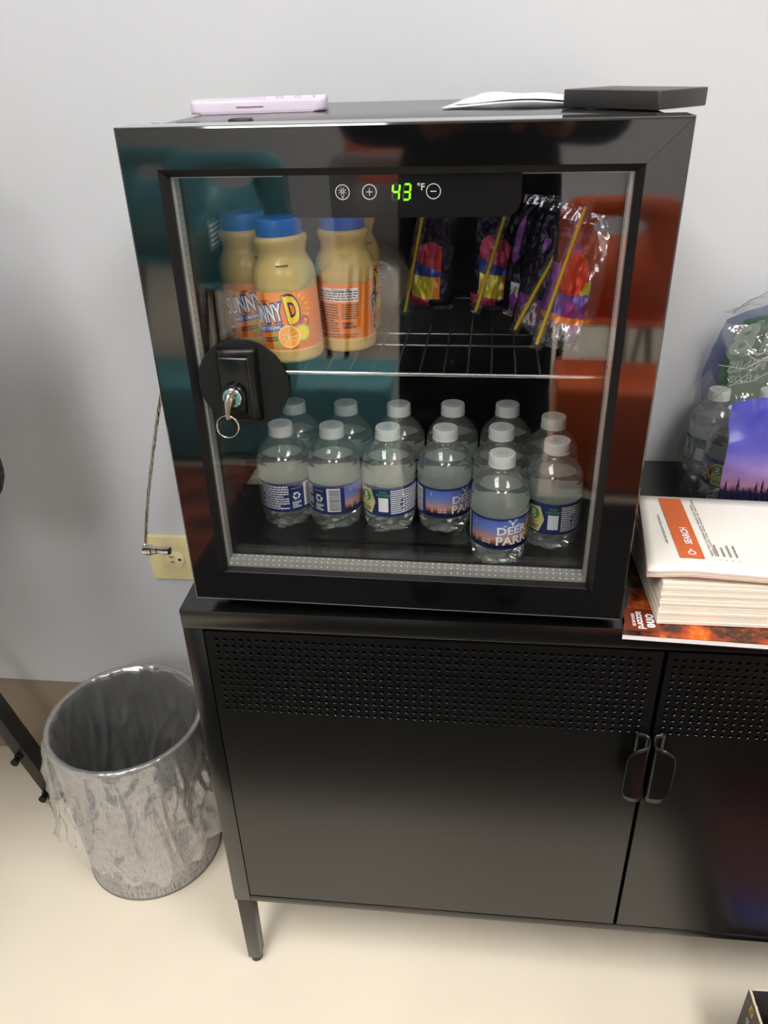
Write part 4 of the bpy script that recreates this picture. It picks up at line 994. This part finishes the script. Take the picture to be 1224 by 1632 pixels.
# ------------------------------------------------------------------ open carton at the lower right corner
M['carton'] = P('black_carton', (62, 57, 53), .5); M['kraft'] = P('torn_board_edge', (214, 200, 182), .8)
bx = thing('carton', 'open black cardboard carton with yellow lettering on the floor at lower right', 'carton', (.6455, -.040, 0), (0, 0, R(2)))
H = .118; Wd, Dp = .20, .30
for nm, a in (('side_wall', ((0, -Dp, .001), (.0022, 0, H))), ('side_wall', ((Wd - .0022, -Dp, .001), (Wd, 0, H))), ('end_wall', ((.0023, -.0022, .001), (Wd - .0023, 0, H))), ('end_wall', ((.0023, -Dp, .001), (Wd - .0023, -Dp + .0022, H))), ('bottom', ((.0023, -Dp + .0023, .001), (Wd - .0023, -.0023, .003)))):
    sw = obj(nm, bbox(*a), M['carton'], bx, smooth=None)
    if a[0] == (0, -Dp, .001): s0 = sw
bm = bmesh.new(); rn = random.Random(3)
y = -.001
while y > -Dp:
    l = rn.uniform(.004, .011); box(bm, (-.0004, y - l, H - .0002), (.0024, y, H + rn.uniform(.0003, .0022))); y -= l
box(bm, (.003, -.0024, H - .0002), (Wd, .0002, H + .0008)); obj('torn_edge', bm, M['kraft'], bx, smooth=None)
bm = bmesh.new(); fs = lambda s_, h: Vector((-.0003, -s_, h))
put2d(bm, *text2d('IZY', .013, .03, .9), fs, rot=90, at=(.020, .103)); obj('yellow_lettering', bm, P('carton_yellow', (222, 196, 70), .5), s0, smooth=None)
bm = bmesh.new(); put2d(bm, *text2d('VALE', .013, .03, .9), fs, rot=90, at=(.021, .070)); put2d(bm, *text2d('pro', .011, .02, 1), fs, rot=90, at=(.036, .090)); obj('white_lettering', bm, M['lw'], s0, smooth=None)
bm = bmesh.new(); put2d(bm, *disc2d(.006, 20, .0048), fs, at=(.010, .098)); obj('pink_ring', bm, P('carton_pink', (176, 120, 124), .5), s0, smooth=None)
t = thing('snack_packet', 'blue and red packet lying inside the open black carton', 'packet', (.750, -.170, .0032), (0, 0, R(8)))
bm = bmesh.new(); vs = box(bm, (-.085, -.11, 0), (.08, .12, .078), .012, 3); obj('packet_body', bm, P('packet_red', (120, 26, 26), .4), t)
bm = bmesh.new(); box(bm, (-.075, .070, .070), (.060, .118, .0795), .003, 2); obj('packet_band', bm, P('packet_blue', (52, 76, 180), .35), t)

# ------------------------------------------------------------------ what the glass and the gloss reflect: the room behind
M['teal'] = P('teal_plastic', (105, 172, 180), .35); M['orangepl'] = P('orange_plastic', (240, 110, 62), .35); M['greypl'] = P('grey_plastic', (150, 140, 138), .4); M['legm'] = P('chair_leg_metal', (60, 60, 62), .3, metal=.8)
def chair(x, y, rz, w, ztop, zseat, mat, label, group):
    t = thing('plastic_chair', label, 'chair', (x, y, 0), (0, 0, R(rz)), group)
    bm = bmesh.new(); hb = ztop - zseat; n = 56
    ol = rrect(-w / 2, w / 2, 0, hb, (.03, .03, .07, .07), 13); hole = [(.075 * math.cos(2 * PI * k / n), hb - .085 + .028 * math.sin(2 * PI * k / n)) for k in range(n)]
    import bisect
    # order both loops by angle round the hole centre
    c = (0, hb - .085); ang = lambda p: math.atan2(p[1] - c[1], p[0] - c[0]) % (2 * PI)
    ol = sorted(ol, key=ang); hole = sorted(hole, key=ang)
    bend = lambda p: Vector((p[0], .10 * (p[1] / hb) * .5 - .03 * (1 - (2 * p[0] / w) ** 2), zseat + p[1]))
    A_ = [bm.verts.new(bend(p)) for p in ol]; B_ = [bm.verts.new(bend(p)) for p in hole]; m_ = len(A_)
    eA = [bm.edges.new((A_[i_], A_[(i_ + 1) % m_])) for i_ in range(m_)]; eB = [bm.edges.new((B_[i_], B_[(i_ + 1) % n])) for i_ in range(n)]
    bmesh.ops.bridge_loops(bm, edges=eA + eB)
    o = obj('backrest', bm, mat, t, smooth=60); o.modifiers.new('s', 'SOLIDIFY').thickness = .012
    bm = bmesh.new(); box(bm, (-w / 2, -.40, zseat - .02), (w / 2, .01, zseat), .009, 3); obj('seat', bm, mat, t)
    for sx in (-1, 1):
        for y0, y1 in ((-.36, -.39), (-.03, .02)):
            bm = bmesh.new(); tube(bm, [(sx * (w / 2 - .05), y0, zseat - .018), (sx * (w / 2 - .02), y1, .01)], .011, 12); obj('leg', bm, M['legm'], t)
g = 'plastic chairs at the back of the room'
chair(-.57, -1.95, 4, .40, .90, .48, M['teal'], 'teal plastic chair with oval handle hole, behind the photographer', g)
chair(-.98, -2.35, 14, .40, .88, .48, M['teal'], 'second teal plastic chair, further left behind the photographer', g)
chair(.625, -1.85, -5, .36, .775, .41, M['orangepl'], 'orange plastic chair with oval handle hole, right behind the photographer', g)
chair(1.05, -2.1, -12, .38, .80, .42, M['orangepl'], 'orange plastic chair at far right, behind the photographer', g)
chair(-.17, -2.45, 2, .36, .84, .45, M['greypl'], 'grey plastic chair behind the photographer, left of centre', g)
chair(-.20, -3.05, 2, .40, .92, .48, M['orangepl'], 'orange plastic chair farthest back behind the grey chair', g)
def bench(x, y, w, d, h, mat, label):
    t = thing('foam_bench', label, 'bench', (x, y, 0), (0, 0, 0)); obj('cushion', bbox((-w / 2, -d / 2, .02), (w / 2, d / 2, h), .02, 3), mat, t); obj('plinth', bbox((-w / 2 + .03, -d / 2 + .03, 0), (w / 2 - .03, d / 2 - .03, .02)), M['blackpl'], t)
bench(-.50, -1.72, .95, .28, .27, M['teal'], 'low teal foam bench in front of the teal chairs'); bench(.66, -1.60, .40, .26, .33, M['orangepl'], 'low orange foam bench in front of the orange chair')
tag(obj('rug', bbox((-1.5, -1.56, 0), (-.46, -.95, .006)), P('rust_rug', (150, 78, 52), .9, vary=(9, (84, 48, 42), .4, .6))), 'rust red patterned rug on the floor left of the photographer', 'rug')
tag(obj('added_floor_mat', bbox((-.458, -1.44, 0), (1.5, -.30, .005), .002), P('charcoal_mat', (34, 33, 33), .95)), 'added unseen charcoal mat under the photographer, darkening the reflections', 'mat')  # unseen mat, added to darken what the glass and cabinet doors reflect
t = thing('cardboard_box', 'brown cardboard box on the floor beyond the right end of the cabinet', 'box', (1.06, -.62, .005)); obj('box_walls', bbox((-.17, -.14, 0), (.17, .14, .34), .003), P('kraft_board', (168, 120, 66), .8), t); obj('tape', bbox((-.03, -.1405, .3395), (.03, .1405, .3408)), P('box_tape', (196, 160, 104), .4), t)

# the photographer, seen only as a reflection
M['cloth'] = P('dark_clothes', (20, 23, 32), .85); M['skin'] = P('skin', (150, 104, 82), .5); M['hair'] = P('dark_hair', (24, 18, 16), .6)
pn = thing('person', 'person in dark clothes holding up a phone, seen reflected in the fridge door', 'person', (.235, -1.0, 0))
PB = Vector((.235, -1.0, 0))
def skin(chains, name, mat, parent, root, lv=2):
    me = bpy.data.meshes.new(name); vs, es, rs_ = [], [], []
    idx = {}
    for ch in chains:
        prev = None
        for (p, r) in ch:
            k = tuple(round(c, 4) for c in p)
            if k not in idx: idx[k] = len(vs); vs.append(Vector(p) - PB); rs_.append(r)
            if prev is not None and prev != idx[k]: es.append((prev, idx[k]))
            prev = idx[k]
    me.from_pydata(vs, es, []); o = bpy.data.objects.new(name, me); COL.objects.link(o)
    mod = o.modifiers.new('skin', 'SKIN'); mod.use_smooth_shade = True; o.modifiers.new('sub', 'SUBSURF').levels = lv; o.modifiers['sub'].render_levels = lv
    for i_, sv in enumerate(me.skin_vertices[0].data): sv.radius = (rs_[i_], rs_[i_]) if not isinstance(rs_[i_], tuple) else rs_[i_]; sv.use_root = (i_ == root)
    dg = bpy.context.evaluated_depsgraph_get(); nm_ = bpy.data.meshes.new_from_object(o.evaluated_get(dg)); bpy.data.objects.remove(o)
    nm_.materials.clear()
    for mm in (mat if isinstance(mat, list) else [mat]): nm_.materials.append(mm)
    o = bpy.data.objects.new(name, nm_); COL.objects.link(o); o.parent = parent; return o
px, py = .245, -1.0
ch = [[((px, py, .80), (.175, .105)), ((px, py, .95), (.165, .10)), ((px, py + .01, 1.08), (.145, .10)), ((px, py, 1.20), (.150, .09)), ((px, py, 1.30), (.06, .06)), ((px, py + .015, 1.375), .048)], [((px, py, .80), (.175, .105)), ((px, py, .55), (.180, .10)), ((px, py, .26), (.185, .10))]]
for s_ in (-1, 1):
    ch.append([((px, py, .26), (.185, .10)), ((px + s_ * .092, py - .01, .16), (.07, .06)), ((px + s_ * .092, py - .01, .10), (.060, .055)), ((px + s_ * .092, py - .01, .055), .050), ((px + s_ * .10, py + .12, .035), .034)])
    hx_ = .278 + s_ * .055
    ch.append([((px, py, 1.20), (.150, .09)), ((px + s_ * .165, py, 1.21), .058), ((px + s_ * .235, py + .06, 1.03), .045), ((hx_ + s_ * .04, py + .22, 1.045), .036), ((hx_ + s_ * .022, py + .290, 1.075), .027)])
bd = skin(ch, 'body', [M['cloth'], M['skin']], pn, 0)
for p in bd.data.polygons:
    c = p.center + PB
    if c.z > 1.335 or (c.y > py + .245 and c.z > .9): p.material_index = 1
# head
bm = bmesh.new(); hc = Vector((px, py + .03, 1.47))
bmesh.ops.create_uvsphere(bm, u_segments=32, v_segments=24, radius=1)
for v in bm.verts:
    x, y, z_ = v.co; v.co = Vector((x * .073 * (1 - .18 * max(0, -z_)), y * .090, z_ * .108)); 
    if y > .75: v.co.y += .012 * math.exp(-((x / .16) ** 2 + ((z_ + .15) / .22) ** 2))
    v.co += hc - PB
hd = obj('head', bm, M['skin'], pn, smooth=180)
for s_ in (-1, 1):
    bm = bmesh.new(); bmesh.ops.create_uvsphere(bm, u_segments=12, v_segments=8, radius=.011); bmesh.ops.translate(bm, vec=hc - PB + Vector((s_ * .03, .077, .005)), verts=bm.verts); obj('eye', bm, P('eye', (60, 45, 40), .2), hd, smooth=180)
    bm = bmesh.new(); bmesh.ops.create_uvsphere(bm, u_segments=12, v_segments=8, radius=.02); 
    for v in bm.verts: v.co = Vector((v.co.x * .4, v.co.y * .8, v.co.z * 1.4)) + hc - PB + Vector((s_ * .073, -.005, -.005))
    obj('ear', bm, M['skin'], hd, smooth=180)
bm = bmesh.new(); box(bm, (-.022, .083, -.048), (.022, .090, -.040), .003); bmesh.ops.translate(bm, vec=hc - PB, verts=bm.verts); obj('mouth', bm, P('lips', (130, 70, 66), .5), hd)
bm = bmesh.new(); bmesh.ops.create_uvsphere(bm, u_segments=32, v_segments=24, radius=1)
bmesh.ops.delete(bm, geom=[v for v in bm.verts if v.co.y > .35 - .2 * v.co.z and v.co.z < .62 or v.co.z < -.55], context='VERTS')
for v in bm.verts: v.co = Vector((v.co.x * .080, v.co.y * .098, v.co.z * .117)) + hc - PB
o = obj('hair', bm, M['hair'], hd, smooth=180); o.modifiers.new('s', 'SOLIDIFY').thickness = .01
# phone in the hands, lying just behind the lens
ph = thing('phone', 'dark phone held up in both hands by the photographer', 'phone', CAM)
Mp = Matrix((AX, AY, -AF)).transposed()     # columns: right, up, back
bm = bmesh.new(); prism(bm, rrect(-.052, .022, -.128, .020, .010, 5), .006, .0145)
for v in bm.verts: v.co = Mp @ v.co
obj('phone_body', bm, P('phone_dark', (22, 22, 26), .25), ph)
# fingers round the phone's edges
def pcam(x, y, z_): return CAM + Mp @ Vector((x, y, z_))
for s_ in (-1, 1):
    ex = .022 if s_ > 0 else -.052
    wx = Vector((.278 + s_ * .055 + s_ * .022, py + .290, 1.075))
    palm = pcam(ex + s_ * .012, -.095, .028)
    chains = [[((wx.x, wx.y, wx.z), .024), (tuple((wx + palm) / 2), .026), (tuple(palm), .024)]]
    for k in range(4):
        yk = -.118 + .018 * k; L_ = (.016, .020, .022, .018)[k]
        chains.append([(tuple(palm), .024), (tuple(pcam(ex + s_ * .014, yk, .020)), .0095), (tuple(pcam(ex + s_ * .009, yk, .004)), .0085), (tuple(pcam(ex - s_ * L_ * .35, yk + .002, -.004 + .0055)), .0075)])
    chains.append([(tuple(palm), .024), (tuple(pcam(ex + s_ * .006, -.075, .026)), .011), (tuple(pcam(ex - s_ * .012, -.062, .0225)), .010), (tuple(pcam(ex - s_ * .028, -.054, .0215)), .0085)])
    skin(chains, 'hand', M['skin'], pn, 0)
